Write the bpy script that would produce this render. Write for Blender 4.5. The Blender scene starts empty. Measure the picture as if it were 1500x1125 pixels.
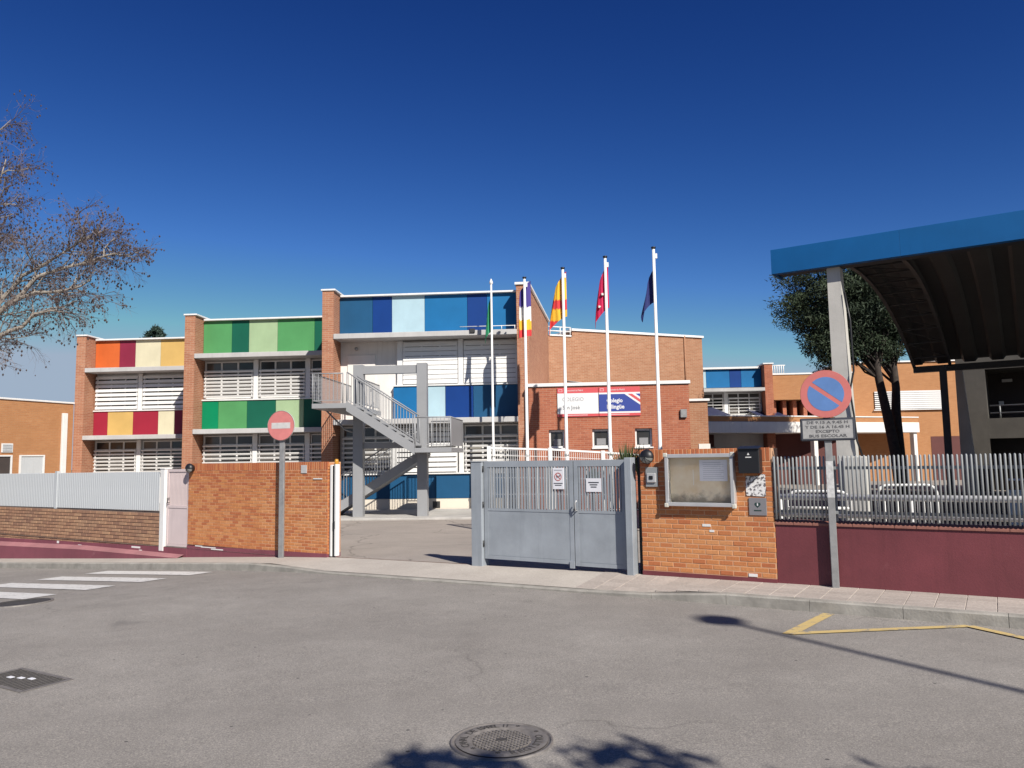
import bpy, bmesh, math, random
from mathutils import Vector, Matrix, noise
rnd = random.Random(7)
R = math.radians
scene = bpy.context.scene
COL = scene.collection

# ------------------------------------------------------------------ camera, sky, sun, exposure
cam_d = bpy.data.cameras.new('camera'); cam = bpy.data.objects.new('camera', cam_d); COL.objects.link(cam)
cam_d.sensor_width = 36.0; cam_d.lens = 36.0*1127/1500; cam_d.clip_start = 0.05; cam_d.clip_end = 3000
cam.matrix_world = Matrix.Translation((0, 0, 1.7)) @ Matrix.Rotation(R(95.4), 4, 'X') @ Matrix.Rotation(R(-0.92), 4, 'Z')
scene.camera = cam
SUN_AZ = Vector((0.47, -0.883)).normalized(); SUN_EL = R(39.0)
to_sun = Vector((SUN_AZ.x*math.cos(SUN_EL), SUN_AZ.y*math.cos(SUN_EL), math.sin(SUN_EL)))
world = bpy.data.worlds.new('World'); scene.world = world; world.use_nodes = True
wn = world.node_tree; bg = wn.nodes['Background']; sky = wn.nodes.new('ShaderNodeTexSky')
sky.sky_type = 'NISHITA'; sky.sun_disc = False; sky.sun_elevation = SUN_EL
sky.sun_rotation = math.atan2(SUN_AZ.x, SUN_AZ.y)
sky.altitude = 650; sky.air_density = 1.0; sky.dust_density = 0.35; sky.ozone_density = 4.0
# deepen the clear sky as the phone's processing does: a contrast curve per channel over the whole dome
sepc = wn.nodes.new('ShaderNodeSeparateColor'); comb = wn.nodes.new('ShaderNodeCombineColor'); wn.links.new(sky.outputs[0], sepc.inputs[0])
for i, (gam, c, mx) in enumerate(((2.4, 1.10, .35), (1.95, .40, .44), (1.5, .12, .565))):
    m1 = wn.nodes.new('ShaderNodeMath'); m1.operation = 'MULTIPLY'; m1.inputs[1].default_value = .1083; wn.links.new(sepc.outputs[i], m1.inputs[0])
    m2 = wn.nodes.new('ShaderNodeMath'); m2.operation = 'POWER'; m2.inputs[1].default_value = gam; wn.links.new(m1.outputs[0], m2.inputs[0])
    m3 = wn.nodes.new('ShaderNodeMath'); m3.operation = 'MULTIPLY'; m3.inputs[1].default_value = math.exp(c)*10; wn.links.new(m2.outputs[0], m3.inputs[0])
    m4 = wn.nodes.new('ShaderNodeMath'); m4.operation = 'MINIMUM'; m4.inputs[1].default_value = mx*10; wn.links.new(m3.outputs[0], m4.inputs[0]); wn.links.new(m4.outputs[0], comb.inputs[i])
wn.links.new(comb.outputs[0], bg.inputs[0]); bg.inputs[1].default_value = 0.1/2**0.5
sun_d = bpy.data.lights.new('sun', 'SUN'); sun_d.energy = 5.0; sun_d.angle = R(0.53); sun_d.color = (1.0, 0.945, 0.86)
sun = bpy.data.objects.new('sun', sun_d); COL.objects.link(sun); sun.location = (20, -30, 40)
sun.rotation_euler = to_sun.to_track_quat('Z', 'Y').to_euler()
vs = scene.view_settings; vs.view_transform = 'Standard'; vs.look = 'None'; vs.gamma = 1.0; vs.use_curve_mapping = False
vs.exposure = 0.5

# ------------------------------------------------------------------ helpers
def frame(a): a = R(a); return Vector((math.cos(a), -math.sin(a), 0)), Vector((math.sin(a), math.cos(a), 0))
STREET = 32.0; FAC = 4.0; COURT = 33.7
U, V = frame(STREET)
def uv(u, v, z=0.0): p = U*u + V*v; return Vector((p.x, p.y, z))

class MB:
    def __init__(s): s.v = []; s.f = []; s.m = []; s.uv = []; s.t = []; s.mi = 0; s.tint = 0.5; s.sm = []; s.smooth = False
    def face(s, idx, uvs):
        s.f.append(idx); s.uv.append(uvs); s.m.append(s.mi); s.t.append(s.tint); s.sm.append(s.smooth)
    def poly(s, pts):
        b = len(s.v); s.v += [tuple(p) for p in pts]
        p0, p1, p2 = Vector(pts[0]), Vector(pts[1]), Vector(pts[2])
        n = (p1-p0).cross(p2-p0)
        if n.length < 1e-9 and len(pts) > 3: n = (Vector(pts[2])-p0).cross(Vector(pts[3])-p0)
        s.face(list(range(b, b+len(pts))), [s.puv(p, n) for p in pts])
    def puv(s, p, n):
        ax, ay, az = abs(n[0]), abs(n[1]), abs(n[2])
        if az >= ax and az >= ay: return (p[0], p[1])
        if ay >= ax: return (p[0], p[2])
        return (p[1], p[2])
    def box(s, x0, x1, y0, y1, z0, z1):
        if x0 > x1: x0, x1 = x1, x0
        if y0 > y1: y0, y1 = y1, y0
        if z0 > z1: z0, z1 = z1, z0
        c = [(x0,y0,z0),(x1,y0,z0),(x1,y1,z0),(x0,y1,z0),(x0,y0,z1),(x1,y0,z1),(x1,y1,z1),(x0,y1,z1)]
        for q in ((0,3,2,1),(4,5,6,7),(0,1,5,4),(1,2,6,5),(2,3,7,6),(3,0,4,7)): s.poly([c[i] for i in q])
        return s
    def bbox(s, x0, x1, y0, y1, z0, z1, b=0.01):   # box with chamfered front/top edges
        bm = bmesh.new(); bmesh.ops.create_cube(bm, size=1)
        for v in bm.verts: v.co = Vector(((x0+x1)/2+v.co.x*(x1-x0), (y0+y1)/2+v.co.y*(y1-y0), (z0+z1)/2+v.co.z*(z1-z0)))
        bmesh.ops.bevel(bm, geom=bm.edges[:], offset=b, segments=1, affect='EDGES')
        for f in bm.faces: s.poly([tuple(v.co) for v in f.verts])
        bm.free(); return s
    def prism(s, pts, d):      # polygon (ccw seen from -d) extruded by d
        d = Vector(d); a = [Vector(p) for p in pts]; b = [p+d for p in a]
        s.poly(a); s.poly(b[::-1]); n = len(a)
        for i in range(n):
            j = (i+1) % n; s.poly([a[i], b[i], b[j], a[j]])
        return s
    def tube(s, pts, r, n=6, caps=True):
        pts = [Vector(p) for p in pts]; k = len(pts)
        if not hasattr(r, '__len__'): r = [r]*k
        base = len(s.v); sm = s.smooth; s.smooth = n > 4
        up = None
        for i, p in enumerate(pts):
            t = (pts[min(i+1, k-1)]-pts[max(i-1, 0)]).normalized()
            if up is None: up = Vector((0,0,1)) if abs(t.z) < .9 else Vector((1,0,0))
            a = t.cross(up); a = a.normalized() if a.length > 1e-6 else t.orthogonal().normalized()
            b = a.cross(t).normalized(); up = b
            off = math.pi/4 if n == 4 else 0
            for j in range(n):
                an = 2*math.pi*j/n+off; s.v.append(tuple(p+(a*math.cos(an)+b*math.sin(an))*r[i]))
        L = 0
        for i in range(k-1):
            l2 = L+(pts[i+1]-pts[i]).length
            for j in range(n):
                j2 = (j+1) % n
                s.face([base+i*n+j, base+(i+1)*n+j, base+(i+1)*n+j2, base+i*n+j2],
                       [(j/n, L), (j/n, l2), ((j+1)/n, l2), ((j+1)/n, L)])
            L = l2
        s.smooth = False
        if caps:
            s.face([base+j for j in range(n)], [(0,0)]*n); s.face([base+(k-1)*n+n-1-j for j in range(n)], [(0,0)]*n)
        s.smooth = sm; return s
    def lathe(s, prof, n=24, c=(0,0,0), axis='Z'):
        base = len(s.v); sm = s.smooth; s.smooth = True
        for r_, h in prof:
            for j in range(n):
                a = 2*math.pi*j/n; x, y = r_*math.cos(a), r_*math.sin(a)
                p = (x, y, h) if axis == 'Z' else (x, h, -y)
                s.v.append((c[0]+p[0], c[1]+p[1], c[2]+p[2]))
        for i in range(len(prof)-1):
            for j in range(n):
                j2 = (j+1) % n
                s.face([base+i*n+j, base+i*n+j2, base+(i+1)*n+j2, base+(i+1)*n+j], [(j/n, prof[i][1])]*4)
        s.smooth = sm; return s
    def disc(s, r, n=32, c=(0,0,0), y=0, hole=0, flip=False):     # in xz plane facing -y
        o = [(c[0]+r*math.cos(2*math.pi*j/n), c[1]+y, c[2]+r*math.sin(2*math.pi*j/n)) for j in range(n)]
        if hole:
            i_ = [(c[0]+hole*math.cos(2*math.pi*j/n), c[1]+y, c[2]+hole*math.sin(2*math.pi*j/n)) for j in range(n)]
            for j in range(n):
                k = (j+1) % n; s.poly([o[j], o[k], i_[k], i_[j]])
        else: s.poly(o)
        return s
    def mesh(s, name, mats):
        me = bpy.data.meshes.new(name); me.from_pydata(s.v, [], s.f)
        ul = me.uv_layers.new(name='UVMap'); k = 0
        flat = [c for f in s.uv for q in f for c in q]; ul.data.foreach_set('uv', flat)
        if not isinstance(mats, (list, tuple)): mats = [mats]
        for m in mats: me.materials.append(m)
        me.polygons.foreach_set('material_index', s.m); me.polygons.foreach_set('use_smooth', s.sm)
        at = me.attributes.new('tint', 'FLOAT', 'FACE'); at.data.foreach_set('value', s.t)
        me.update(); return me
    def build(s, name, mats, parent=None, loc=(0,0,0), rz=0, rot=None):
        return link(name, s.mesh(name, mats), parent, loc, rz, rot)

def link(name, me, parent=None, loc=(0,0,0), rz=0, rot=None):
    o = bpy.data.objects.new(name, me); COL.objects.link(o); o.parent = parent
    o.location = loc; o.rotation_euler = rot if rot else (0, 0, rz); return o
def tag(o, label=None, cat=None, group=None, kind=None):
    if label: o['label'] = label
    if cat: o['category'] = cat
    if group: o['group'] = group
    if kind: o['kind'] = kind
    return o
def thing(name, label, cat, loc=(0,0,0), a=0.0, group=None):    # a: frame angle in degrees
    o = bpy.data.objects.new(name, None); COL.objects.link(o); o.empty_display_size = .2
    o.location = loc; o.rotation_euler = (0, 0, -R(a)); return tag(o, label, cat, group)
def box(name, m, parent, *d): return MB().box(*d).build(name, m, parent)
_t = {}
def text(name, body, size, m, parent, loc, width=None, ext=.0015, flat=False, rz=0, bold=0.0):
    c = bpy.data.curves.new('t', 'FONT'); c.body = body; c.size = size; c.align_x = 'CENTER'; c.align_y = 'CENTER'; c.extrude = ext; c.offset = bold; c.resolution_u = 2
    o = bpy.data.objects.new('t', c); COL.objects.link(o); dg = bpy.context.evaluated_depsgraph_get(); dg.update()
    me = bpy.data.meshes.new_from_object(o.evaluated_get(dg)); bpy.data.objects.remove(o); bpy.data.curves.remove(c)
    if width:
        xs = [v.co.x for v in me.vertices]; w = max(xs)-min(xs); k = width/w
        for v in me.vertices: v.co.x *= k
    me.materials.clear(); me.materials.append(m)
    return link(name, me, parent, loc, rot=((0 if flat else R(90)), 0, rz))

# ------------------------------------------------------------------ materials
def nt(name):
    m = bpy.data.materials.new(name); m.use_nodes = True; t = m.node_tree; return m, t, t.nodes['Principled BSDF']
def mk(t, kind, **kw):
    n = t.nodes.new(kind)
    for k, v in kw.items():
        if k in n.inputs: n.inputs[k].default_value = v
        else: setattr(n, k, v)
    return n
KA = .86
def ka(c): return tuple(x*KA for x in c)
def c4(c): return (c[0], c[1], c[2], 1)
def ramp(t, fac, stops):
    r = t.nodes.new('ShaderNodeValToRGB'); e = r.color_ramp.elements
    e[0].position, e[0].color = stops[0][0], c4(stops[0][1]); e[1].position, e[1].color = stops[-1][0], c4(stops[-1][1])
    for p, c in stops[1:-1]: x = e.new(p); x.color = c4(c)
    t.links.new(fac, r.inputs[0]); return r.outputs[0]
def mixc(t, fac, a, b, mode='MIX'):
    n = t.nodes.new('ShaderNodeMix'); n.data_type = 'RGBA'; n.blend_type = mode
    for s, i in ((fac, 0), (a, 6), (b, 7)):
        if hasattr(s, 'links'): t.links.new(s, n.inputs[i])
        elif i == 0: n.inputs[0].default_value = s
        else: n.inputs[i].default_value = c4(s)
    return n.outputs[2]
def noisen(t, vec, scale, detail=4, rough=.6):
    n = mk(t, 'ShaderNodeTexNoise', Scale=scale, Detail=detail, Roughness=rough); t.links.new(vec, n.inputs['Vector']); return n.outputs[0]
def bumpn(t, b, h, strength, dist):
    n = mk(t, 'ShaderNodeBump', Strength=strength, Distance=dist); t.links.new(h, n.inputs['Height']); t.links.new(n.outputs[0], b.inputs['Normal'])
def paint(name, c, rough=.5, var=.14, scale=1.3, metal=0.0, bump=.0, spec=.5, streak=True, faint=False, scuff=None):
    c = ka(c); m, t, b = nt(name); b.inputs['Roughness'].default_value = rough; b.inputs['Metallic'].default_value = metal
    b.inputs['Specular IOR Level'].default_value = spec
    tc = mk(t, 'ShaderNodeTexCoord'); vec = tc.outputs['Object']
    n1 = noisen(t, vec, scale, 6, .65)
    col = mixc(t, ramp(t, n1, [(.35, (0,0,0)), (.7, (1,1,1))]), [x*(1-var) for x in c], [min(1, x*(1+var*.6)) for x in c])
    if streak:
        mp = mk(t, 'ShaderNodeMapping'); mp.inputs['Scale'].default_value = (9, 9, .7); t.links.new(vec, mp.inputs[0])
        n2 = noisen(t, mp.outputs[0], 1.0, 5, .7)
        col = mixc(t, ramp(t, n2, [(.52, (0,0,0)), (.8, (.2,.2,.2) if faint else (.45,.45,.45))]), col, [x*.62 for x in c])
    if scuff:
        n3 = noisen(t, vec, 2.4, 8, .78); col = mixc(t, ramp(t, n3, [(.60, (0,0,0)), (.70, (.55,.55,.55))]), col, ka(scuff))
    t.links.new(col, b.inputs['Base Color'])
    if bump: bumpn(t, b, noisen(t, vec, 40, 3), bump, .01)
    return m
def plain(name, c, rough=.5, metal=0, spec=.5):
    c = ka(c); m, t, b = nt(name); b.inputs['Base Color'].default_value = c4(c); b.inputs['Roughness'].default_value = rough
    b.inputs['Metallic'].default_value = metal; b.inputs['Specular IOR Level'].default_value = spec; return m
def brickm(name, c1, c2, mortar, pale=None, w=.27, h=.0755, ms=.009, few=-.62):
    c1, c2, mortar = ka(c1), ka(c2), ka(mortar)
    m, t, b = nt(name); b.inputs['Roughness'].default_value = .85; b.inputs['Specular IOR Level'].default_value = .2
    uvn = mk(t, 'ShaderNodeUVMap'); vec = uvn.outputs[0]
    def brk(a, bb, mo, bias):
        br = mk(t, 'ShaderNodeTexBrick'); br.offset = .5
        for k, v in (('Scale', 1), ('Brick Width', w), ('Row Height', h), ('Mortar Size', ms), ('Mortar Smooth', .2), ('Bias', bias)): br.inputs[k].default_value = v
        br.inputs['Color1'].default_value = c4(a); br.inputs['Color2'].default_value = c4(bb); br.inputs['Mortar'].default_value = c4(mo)
        t.links.new(vec, br.inputs['Vector']); return br
    br = brk(c1, c2, mortar, 0)
    n1 = noisen(t, vec, .9, 5, .7); n2 = noisen(t, vec, 2.2, 5, .75)
    col = mixc(t, ramp(t, n1, [(.3, (0,0,0)), (.75, (.6,.6,.6))]), br.outputs[0], [x*.74 for x in c1])
    col = mixc(t, ramp(t, n2, [(.55, (0,0,0)), (.75, (.35,.35,.35))]), col, [x*1.25 for x in mortar])
    if pale:
        b2 = brk((0,0,0), (1,1,1), (0,0,0), few)
        mm = mk(t, 'ShaderNodeMath', operation='MULTIPLY'); t.links.new(ramp(t, b2.outputs[0], [(.35, (0,0,0)), (.6, (.8,.8,.8))]), mm.inputs[0]); mm.inputs[1].default_value = 1.0
        col = mixc(t, mm.outputs[0], col, ka(pale))
    t.links.new(col, b.inputs['Base Color']); bumpn(t, b, br.outputs['Fac'], .5, -.006); return m
def tintbrick(name, stops, stain=(.3,.16,.09)):
    m, t, b = nt(name); b.inputs['Roughness'].default_value = .82; b.inputs['Specular IOR Level'].default_value = .25
    stops = [(p, ka(c)) for p, c in stops]; stain = ka(stain); at = mk(t, 'ShaderNodeAttribute', attribute_name='tint')
    geo = mk(t, 'ShaderNodeNewGeometry')
    col = ramp(t, at.outputs['Fac'], stops)
    n1 = noisen(t, geo.outputs['Position'], 1.6, 5, .7); n2 = noisen(t, geo.outputs['Position'], 45, 4, .7)
    col = mixc(t, ramp(t, n1, [(.45, (0,0,0)), (.75, (.5,.5,.5))]), col, stain)
    col = mixc(t, ramp(t, n2, [(.3, (.75,.75,.75)), (.7, (1.1,1.1,1.1))]), (0,0,0), col, 'MIX') if False else mixc(t, .35, col, mixc(t, 1.0, col, ramp(t, n2, [(.3, (.55,.55,.55)), (.7, (1.3,1.3,1.3))]), 'MULTIPLY'))
    n4 = noisen(t, geo.outputs['Position'], 3.3, 7, .75)
    col = mixc(t, ramp(t, n4, [(.62, (0,0,0)), (.76, (.5,.5,.5))]), col, (.50,.37,.28))
    t.links.new(col, b.inputs['Base Color']); bumpn(t, b, n2, .35, .004); return m

WHITE = paint('white_paint', (.80,.79,.77), .55, .08)
WHITE2 = paint('white_enamel', (.80,.79,.77), .4, .06, 2.0, streak=False)
FLAT_W = paint('white_plaster', (.78,.75,.71), .85, .1, .8, bump=.05)
CONC = paint('concrete', (.46,.44,.41), .9, .22, 1.1, bump=.25)
CONCL = paint('light_concrete', (.56,.54,.50), .9, .15, 1.0, bump=.2)
CANOPY = paint('canopy_concrete', (.50,.49,.48), .85, .14, .8)
STEELG = paint('grey_steel_paint', (.30,.305,.315), .45, .08, 1.2, streak=False)
GATE = paint('gate_grey_paint', (.315,.345,.38), .45, .16, 1.6, scuff=(.36,.385,.41))
BARG = paint('fence_grey_paint', (.29,.305,.31), .45, .1, 2.0, streak=False)
GALV = paint('galvanised_steel', (.33,.33,.33), .5, .22, 6.0, metal=.35)
ALU = paint('aluminium_frame', (.62,.62,.62), .38, .1, 4, metal=.4, streak=False)
MAROON = paint('maroon_paint', (.170,.038,.047), .6, .22, .9, bump=.15, scuff=(.22,.08,.085))
MAROON_B = paint('maroon_paint_street', (.225,.062,.085), .6, .2, .9, bump=.12, scuff=(.34,.16,.17))
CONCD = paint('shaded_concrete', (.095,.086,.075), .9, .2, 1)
COPING_M = paint('faded_coping', (.30,.125,.095), .8, .25, 3)
MAROON_L = paint('maroon_paint_pale', (.36,.16,.17), .7, .2, .9, bump=.1)  # paler maroon for the top of the ledge
PINK = paint('pale_pink_paint', (.66,.55,.54), .5, .08, 1.2)
FENCEW = paint('fence_white_sheet', (.55,.575,.59), .45, .06, 1.2)
BLACK = plain('black_plastic', (.012,.012,.014), .45)
RUBBER = plain('dark_rubber', (.02,.02,.022), .7)
GLASS = plain('window_glass', (.035,.033,.031), .08, spec=.6)
GLASS2 = plain('window_glass_curtained', (.115,.105,.095), .12, spec=.6)
GLASS3 = plain('window_glass_blind', (.24,.225,.20), .15, spec=.5)
wr = random.Random(77)
CLEAR, _ct, _cb = nt('board_glass')
_cb.inputs['Base Color'].default_value = (1,1,1,1); _cb.inputs['Roughness'].default_value = .03; _cb.inputs['Transmission Weight'].default_value = 1; _cb.inputs['IOR'].default_value = 1.05
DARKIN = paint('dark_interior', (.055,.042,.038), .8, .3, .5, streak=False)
MAROONW = paint('maroon_wall', (.115,.035,.03), .8, .2, .6, streak=False)
PAPER = paint('paper', (.76,.76,.80), .8, .04, 8, streak=False)
INK = plain('ink', (.04,.045,.06), .7)
FADED = plain('faded_lettering', (.09,.09,.095), .7)
FAINT = plain('faint_ink', (.45,.46,.5), .7)
RED = paint('sign_red_faded', (.56,.16,.145), .5, .1, 5, streak=False)
REDB = plain('poster_red', (.62,.085,.095), .5)
BLUES = paint('sign_blue_faded', (.10,.21,.47), .5, .1, 5, streak=False)
POSTB = plain('poster_navy', (.028,.055,.29), .5)
POSTW = plain('poster_white', (.76,.76,.76), .5)
GREYT = plain('poster_grey_text', (.30,.30,.31), .6)
SIGNW = paint('sign_plate_white', (.55,.54,.53), .5, .12, 9)
AMBER = plain('amber_plastic', (.55,.26,.03), .3)
BULB = plain('lamp_glass', (.22,.23,.22), .15, spec=.7)
CONDUIT = plain('conduit_grey', (.25,.25,.26), .6)
BRICK_SCH = brickm('school_brick', (.47,.21,.12), (.34,.13,.075), (.50,.35,.25), (.66,.44,.27))
BRICK_RED = brickm('annex_brick', (.45,.155,.085), (.33,.10,.058), (.46,.25,.17), (.54,.22,.13))
BRICK_TAN = brickm('hall_brick', (.43,.215,.125), (.33,.145,.078), (.44,.31,.21), (.60,.42,.26))
BRICK_SMO = brickm('side_brick', (.50,.24,.105), (.44,.20,.088), (.44,.25,.135))
TB_ORANGE = tintbrick('gate_wall_brick', [(0, (.42,.125,.055)), (.35, (.50,.175,.07)), (.7, (.58,.24,.09)), (1, (.62,.29,.125))], (.44,.15,.065))
TB_BROWN = tintbrick('old_wall_brick', [(0, (.26,.145,.10)), (.5, (.36,.20,.125)), (1, (.46,.28,.17))], (.20,.125,.10))
MORT_O = paint('orange_mortar', (.60,.34,.195), .95, .15, 6, streak=False)
MORT_D = paint('dark_mortar', (.17,.12,.095), .95, .2, 6, streak=False)
def flat(name, c): return paint(name, c, .5, .09, .9, spec=.25, faint=True)
PC = dict(orange=flat('panel_orange', (.60,.125,.03)), wine=flat('panel_wine', (.24,.022,.052)), red=flat('panel_red', (.32,.02,.042)), cream=flat('panel_cream', (.64,.585,.41)),
          yellow=flat('panel_yellow', (.60,.39,.13)), green=flat('panel_green', (.085,.29,.105)), dgreen=flat('panel_dark_green', (.008,.108,.065)), pale=flat('panel_pale_green', (.34,.46,.27)),
          teal=flat('panel_emerald', (.0,.215,.09)), steel=flat('panel_steel_blue', (.014,.085,.19)), royal=flat('panel_royal_blue', (.004,.042,.21)), sky=flat('panel_sky', (.41,.57,.64)), azure=flat('panel_azure', (.010,.142,.35)))
BLUEF = paint('fascia_blue', (.005,.105,.31), .5, .12, .6, spec=.3, faint=True)
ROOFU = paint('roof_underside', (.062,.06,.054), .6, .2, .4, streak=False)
DSTEEL = paint('dark_steel', (.035,.035,.035), .5, .2, 1, streak=False)

def asphalt():
    m, t, b = nt('asphalt'); b.inputs['Roughness'].default_value = .92; b.inputs['Specular IOR Level'].default_value = .25
    g = mk(t, 'ShaderNodeNewGeometry'); p = g.outputs['Position']
    big = noisen(t, p, .35, 6, .65); mid = noisen(t, p, 2.6, 5, .65); fine = noisen(t, p, 95, 3, .75)
    col = ramp(t, big, [(.3, (.206,.190,.175)), (.5, (.236,.219,.202)), (.7, (.270,.252,.233))])
    col = mixc(t, .32, col, mixc(t, 1.0, col, ramp(t, mid, [(.3, (.72,.72,.72)), (.7, (1.2,1.2,1.2))]), 'MULTIPLY'))
    v2 = mk(t, 'ShaderNodeTexVoronoi', Scale=120, Randomness=1.0); t.links.new(p, v2.inputs['Vector'])
    s3 = mk(t, 'ShaderNodeSeparateColor'); t.links.new(v2.outputs['Color'], s3.inputs[0])
    col = mixc(t, .42, col, mixc(t, 1.0, col, ramp(t, s3.outputs[0], [(0, (.45,.45,.46)), (.35, (.9,.9,.9)), (.8, (1.1,1.1,1.1)), (1, (1.75,1.7,1.6))]), 'MULTIPLY'))
    col = mixc(t, .62, col, mixc(t, 1.0, col, ramp(t, fine, [(.28, (.35,.35,.36)), (.5, (1,1,1)), (.72, (1.6,1.58,1.5))]), 'MULTIPLY'))
    vo = mk(t, 'ShaderNodeTexVoronoi', Scale=3.2, Randomness=1.0); t.links.new(p, vo.inputs['Vector'])
    spot = mk(t, 'ShaderNodeMath', operation='LESS_THAN'); spot.inputs[1].default_value = .045; t.links.new(vo.outputs['Distance'], spot.inputs[0])
    col = mixc(t, spot.outputs[0], col, (.075,.07,.068))
    oil = noisen(t, p, .9, 3, .5)
    col = mixc(t, ramp(t, oil, [(.66, (0,0,0)), (.76, (.45,.45,.45))]), col, (.10,.095,.092))
    mp = mk(t, 'ShaderNodeMapping'); mp.inputs['Rotation'].default_value = (0, 0, R(32)); mp.inputs['Scale'].default_value = (.08, 1.1, 1); t.links.new(p, mp.inputs[0])
    tr = noisen(t, mp.outputs[0], 1.2, 3, .5)
    col = mixc(t, ramp(t, tr, [(.5, (0,0,0)), (.68, (.35,.35,.35))]), col, (.196,.181,.167))
    wv = mk(t, 'ShaderNodeVectorMath', operation='MULTIPLY_ADD'); nn = mk(t, 'ShaderNodeTexNoise', Scale=1.7, Detail=5); t.links.new(p, nn.inputs['Vector']); t.links.new(nn.outputs[1], wv.inputs[0]); wv.inputs[1].default_value = (.9,.9,.9); t.links.new(p, wv.inputs[2])
    ve = mk(t, 'ShaderNodeTexVoronoi', feature='DISTANCE_TO_EDGE', Scale=.30); t.links.new(wv.outputs[0], ve.inputs['Vector'])
    cm = mk(t, 'ShaderNodeMath', operation='MULTIPLY'); t.links.new(ramp(t, ve.outputs[0], [(0, (.38,.38,.38)), (.006, (0,0,0))]), cm.inputs[0]); t.links.new(ramp(t, noisen(t, p, .25, 2, .5), [(.50, (0,0,0)), (.60, (1,1,1))]), cm.inputs[1])
    col = mixc(t, cm.outputs[0], col, (.06,.056,.053))
    t.links.new(col, b.inputs['Base Color']); bumpn(t, b, fine, .55, .006); return m
ASPH = asphalt()
def ground_m(name, a, bcol, sc=.6, crack=True):
    a = ka(a); bcol = ka(bcol)
    m, t, b = nt(name); b.inputs['Roughness'].default_value = .95; b.inputs['Specular IOR Level'].default_value = .2
    g = mk(t, 'ShaderNodeNewGeometry'); p = g.outputs['Position']
    n1 = noisen(t, p, sc, 6, .7); n2 = noisen(t, p, 38, 4, .7)
    col = ramp(t, n1, [(.3, a), (.7, bcol)]); col = mixc(t, .4, col, mixc(t, 1.0, col, ramp(t, n2, [(.3, (.6,.6,.6)), (.7, (1.3,1.3,1.3))]), 'MULTIPLY'))
    if crack:
        vo = mk(t, 'ShaderNodeTexVoronoi', feature='DISTANCE_TO_EDGE', Scale=.33); 
        wv = mk(t, 'ShaderNodeVectorMath', operation='ADD'); nn = mk(t, 'ShaderNodeTexNoise', Scale=1.2, Detail=4); t.links.new(p, nn.inputs['Vector']); t.links.new(p, wv.inputs[0]); t.links.new(nn.outputs[1], wv.inputs[1])
        t.links.new(wv.outputs[0], vo.inputs['Vector'])
        col = mixc(t, ramp(t, vo.outputs[0], [(0, (.6,.6,.6)), (.012, (0,0,0))]), col, [x*.4 for x in a])
    t.links.new(col, b.inputs['Base Color']); bumpn(t, b, n2, .3, .005); return m
YARD = ground_m('yard_concrete', (.30,.265,.235), (.38,.335,.295))
EARTH = ground_m('earth', (.16,.13,.10), (.24,.20,.15), .3, False)
PAVE = ground_m('pavement_concrete', (.40,.36,.32), (.50,.455,.405), 1.0, False)
def tile_m():
    m, t, b = nt('paver'); b.inputs['Roughness'].default_value = .93; b.inputs['Specular IOR Level'].default_value = .2
    oi = mk(t, 'ShaderNodeObjectInfo'); g = mk(t, 'ShaderNodeNewGeometry'); n2 = noisen(t, g.outputs['Position'], 30, 4, .7); n1 = noisen(t, g.outputs['Position'], .8, 5, .7)
    col = ramp(t, oi.outputs['Random'], [(0, (.33,.29,.26)), (1, (.40,.352,.315))])
    col = mixc(t, ramp(t, n1, [(.45, (0,0,0)), (.75, (.6,.6,.6))]), col, (.27,.235,.21))
    col = mixc(t, .5, col, mixc(t, 1.0, col, ramp(t, n2, [(.3, (.65,.65,.65)), (.7, (1.25,1.25,1.25))]), 'MULTIPLY'))
    t.links.new(col, b.inputs['Base Color']); bumpn(t, b, n2, .3, .004); return m
TILE = tile_m()
KERB = paint('kerb_concrete', (.34,.32,.285), .93, .28, 3.0, bump=.4, streak=False)
def roadpaint(name, c, wear):
    m, t, b = nt(name); b.inputs['Roughness'].default_value = .75
    g = mk(t, 'ShaderNodeNewGeometry'); p = g.outputs['Position']; n = noisen(t, p, 9, 6, .75); n2 = noisen(t, p, 90, 3, .7)
    s = mk(t, 'ShaderNodeMath', operation='ADD'); t.links.new(n, s.inputs[0]); s2 = mk(t, 'ShaderNodeMath', operation='MULTIPLY'); s2.inputs[1].default_value = .35; t.links.new(n2, s2.inputs[0]); t.links.new(s2.outputs[0], s.inputs[1])
    col = mixc(t, ramp(t, s.outputs[0], [(wear, (0,0,0)), (wear+.13, (1,1,1))]), c, (.20,.188,.178))
    t.links.new(col, b.inputs['Base Color']); bumpn(t, b, n2, .5, .005); return m
ZEBRA = roadpaint('zebra_paint', (.55,.54,.52), .72); YELLOW = roadpaint('yellow_paint', (.50,.37,.15), .70)
IRON = paint('cast_iron', (.22,.20,.185), .6, .3, 14, metal=.25, streak=False)
IROND = paint('cast_iron_dark', (.055,.05,.047), .75, .3, 14, streak=False)
BARKP = paint('pine_bark', (.055,.042,.035), .95, .4, 7, bump=.6)
BARKW = paint('plane_bark', (.33,.29,.245), .9, .35, 5, bump=.4, streak=False)
TWIG = paint('twig', (.185,.14,.13), .9, .25, 3, streak=False)
SEED = paint('seed_ball', (.075,.05,.045), .9, .3, 3, streak=False)
def leafm(name, a, bb):
    m, t, b = nt(name); b.inputs['Roughness'].default_value = .7; b.inputs['Specular IOR Level'].default_value = .25
    at = mk(t, 'ShaderNodeAttribute', attribute_name='tint'); t.links.new(ramp(t, at.outputs['Fac'], [(0, a), (1, bb)]), b.inputs['Base Color']); return m
PINE = leafm('pine_needles', (.012,.021,.015), (.042,.06,.03)); CONI = leafm('conifer_needles', (.014,.03,.028), (.035,.06,.045))
SHRUB = leafm('shrub_leaves', (.03,.05,.02), (.09,.11,.045)); LEAF = leafm('street_tree_leaves', (.03,.06,.02), (.08,.12,.04))

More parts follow.
